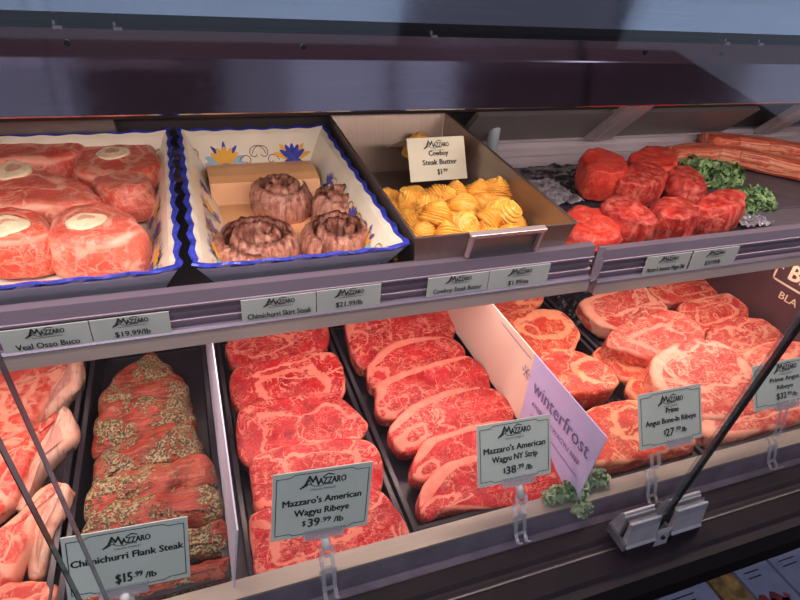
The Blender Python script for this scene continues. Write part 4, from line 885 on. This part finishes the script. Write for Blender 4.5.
# strips of beef with layered fat
stripm = meat('layered_beef', lean=(.62, .09, .05), lean2=(.48, .05, .03), fat=(.82, .42, .26), vein=.3, rim=3, grain=.0, layers=.9, side=.5, rough=.32, bumpy=.6)
def beam(name, path, w, h, mat, label, n=60, seed=0):
    P_ = [Vector(p) for p in path]; b = MB(); vs = []; uv = []; m = 24
    for i in range(n + 1):
        t = i / n * (len(P_) - 1); k = min(int(t), len(P_) - 2); p = P_[k].lerp(P_[k + 1], t - k); d = (P_[min(k + 1, len(P_) - 1)] - P_[k]).normalized()
        sd = Vector((-d.y, d.x, 0)).normalized(); e = min(1, i / 2.0 + .55, (n - i) / 2.0 + .55)
        for j in range(m):
            q = 2 * PI * j / m; cx = math.copysign(abs(math.cos(q)) ** .45, math.cos(q)); cz = math.copysign(abs(math.sin(q)) ** .45, math.sin(q))
            a = nz((p.x * 20, q, seed), 1, seed) * .004
            vs.append(p + sd * (cx * w / 2 * e + a) + Vector((0, 0, h / 2 + cz * h / 2 * e + nz((p.x * 25, q * 2, 3), 1, seed) * .003))); uv.append((math.cos(q), -math.sin(q)))
    fs = [(i * m + j, i * m + (j + 1) % m, (i + 1) * m + (j + 1) % m, (i + 1) * m + j) for i in range(n) for j in range(m)]
    fs += [tuple(range(m))[::-1], tuple(range(n * m, (n + 1) * m))]
    b.add(vs, fs); b.uv = uv; o = b.build(name, mat, smooth=True); return tag(o, label, 'meat', 'long beef strips at the right of the upper shelf')
beam('beef_strip', [(.875,.842,.2030),(.93,.846,.2035),(.99,.843,.2035),(1.03,.822,.2035),(1.07,.772,.203),(1.12,.70,.203)], .040, .036, stripm, 'long curved beef strip with a pale fat edge, running behind the kale')
beam('beef_strip', [(.985,.868,.214),(1.05,.866,.210),(1.12,.845,.207),(1.2,.79,.205)], .050, .040, stripm, 'thick beef strip lying behind the long curved one, at the far right', seed=4)
# crumpled clear film pieces
for x0, x1, y0, y1, sd, l in ((.50, .585, .70, .80, 3, 'crumpled clear film on the liner left of the filet steaks'), (.800, .862, .578, .612, 6, 'crumpled clear film by the shelf edge, right of the filet steaks')):
    crumple('crumpled_film', x0, x1, y0, y1, .2065 if sd == 3 else .2005, .010, gelM, l, 'film', seed=sd, n=22, thick=.0004, sc_=70)

# ------------------------------------------------------------ packages on the low shelf under the bumper
rack = thing('low_shelf', 'dark low shelf under the bumper holding printed packages', 'shelf', (.7, .3, -.30))
MB().box(X0, X1, .16, .42, -.305, -.295).build('shelf_plate', black, rack); MB().box(X0, X1, .150, .160, -.305, -.27).build('front_lip', plain('lip_purple', (.06, .04, .06), .4), rack)
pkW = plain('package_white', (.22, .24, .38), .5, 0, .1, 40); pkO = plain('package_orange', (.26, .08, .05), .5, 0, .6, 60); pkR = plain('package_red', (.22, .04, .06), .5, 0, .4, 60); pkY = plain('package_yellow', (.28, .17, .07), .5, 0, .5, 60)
for i, (x0, x1, m, m2, l) in enumerate(((.455, .535, pkW, pkO, 'dim white package at the left of the low shelf'), (.54, .578, pkY, pkR, 'narrow yellow and red package on the low shelf'), (.583, .675, pkW, pkR, 'white package with small black lettering on the low shelf'),
                                 (.68, .728, pkY, pkR, 'yellowish patterned package on the low shelf'), (.733, .80, pkW, pkR, 'white and red package right of the yellowish one'), (.805, .88, pkW, pkO, 'package at the right end of the low shelf'))):
    t = thing('package', l, 'package', ((x0 + x1) / 2, .3, -.295), 'packages on the low shelf')
    MB().box(x0, x1, .215, .40, -.2948, -.262).build('box', m, t, bevel=.002)
    b = MB(); M = frame(((x0 + x1) / 2, .30, -.2619), (1, 0, 0), (0, 1, 0)); w = x1 - x0
    rr = random.Random(i)
    for k in range(16):
        cx, cy, s = rr.uniform(-.4, .4) * w, rr.choice((-1, -1, 1)) * rr.uniform(.045, .075), rr.uniform(.006, .014)
        put_poly(b, M, [(cx + s * rr.uniform(.6, 1) * math.cos(q), cy + s * rr.uniform(.6, 1) * math.sin(q)) for q in [2 * PI * j / 7 for j in range(7)]], 0)
    b.build('printed_pattern', m2, t)
    if m is pkW:
        b = MB(); 
        if i == 2: put_text(b, M, 'JUST', -w * .05, .035, height=.012, width=.032, bold=.03)
        for k in range(4): put_line(b, M, [(-w * .32, .018 - .009 * k), (w * .22 - .004 * k, .018 - .009 * k)], .0016)
        b.build('lettering', ink, t)
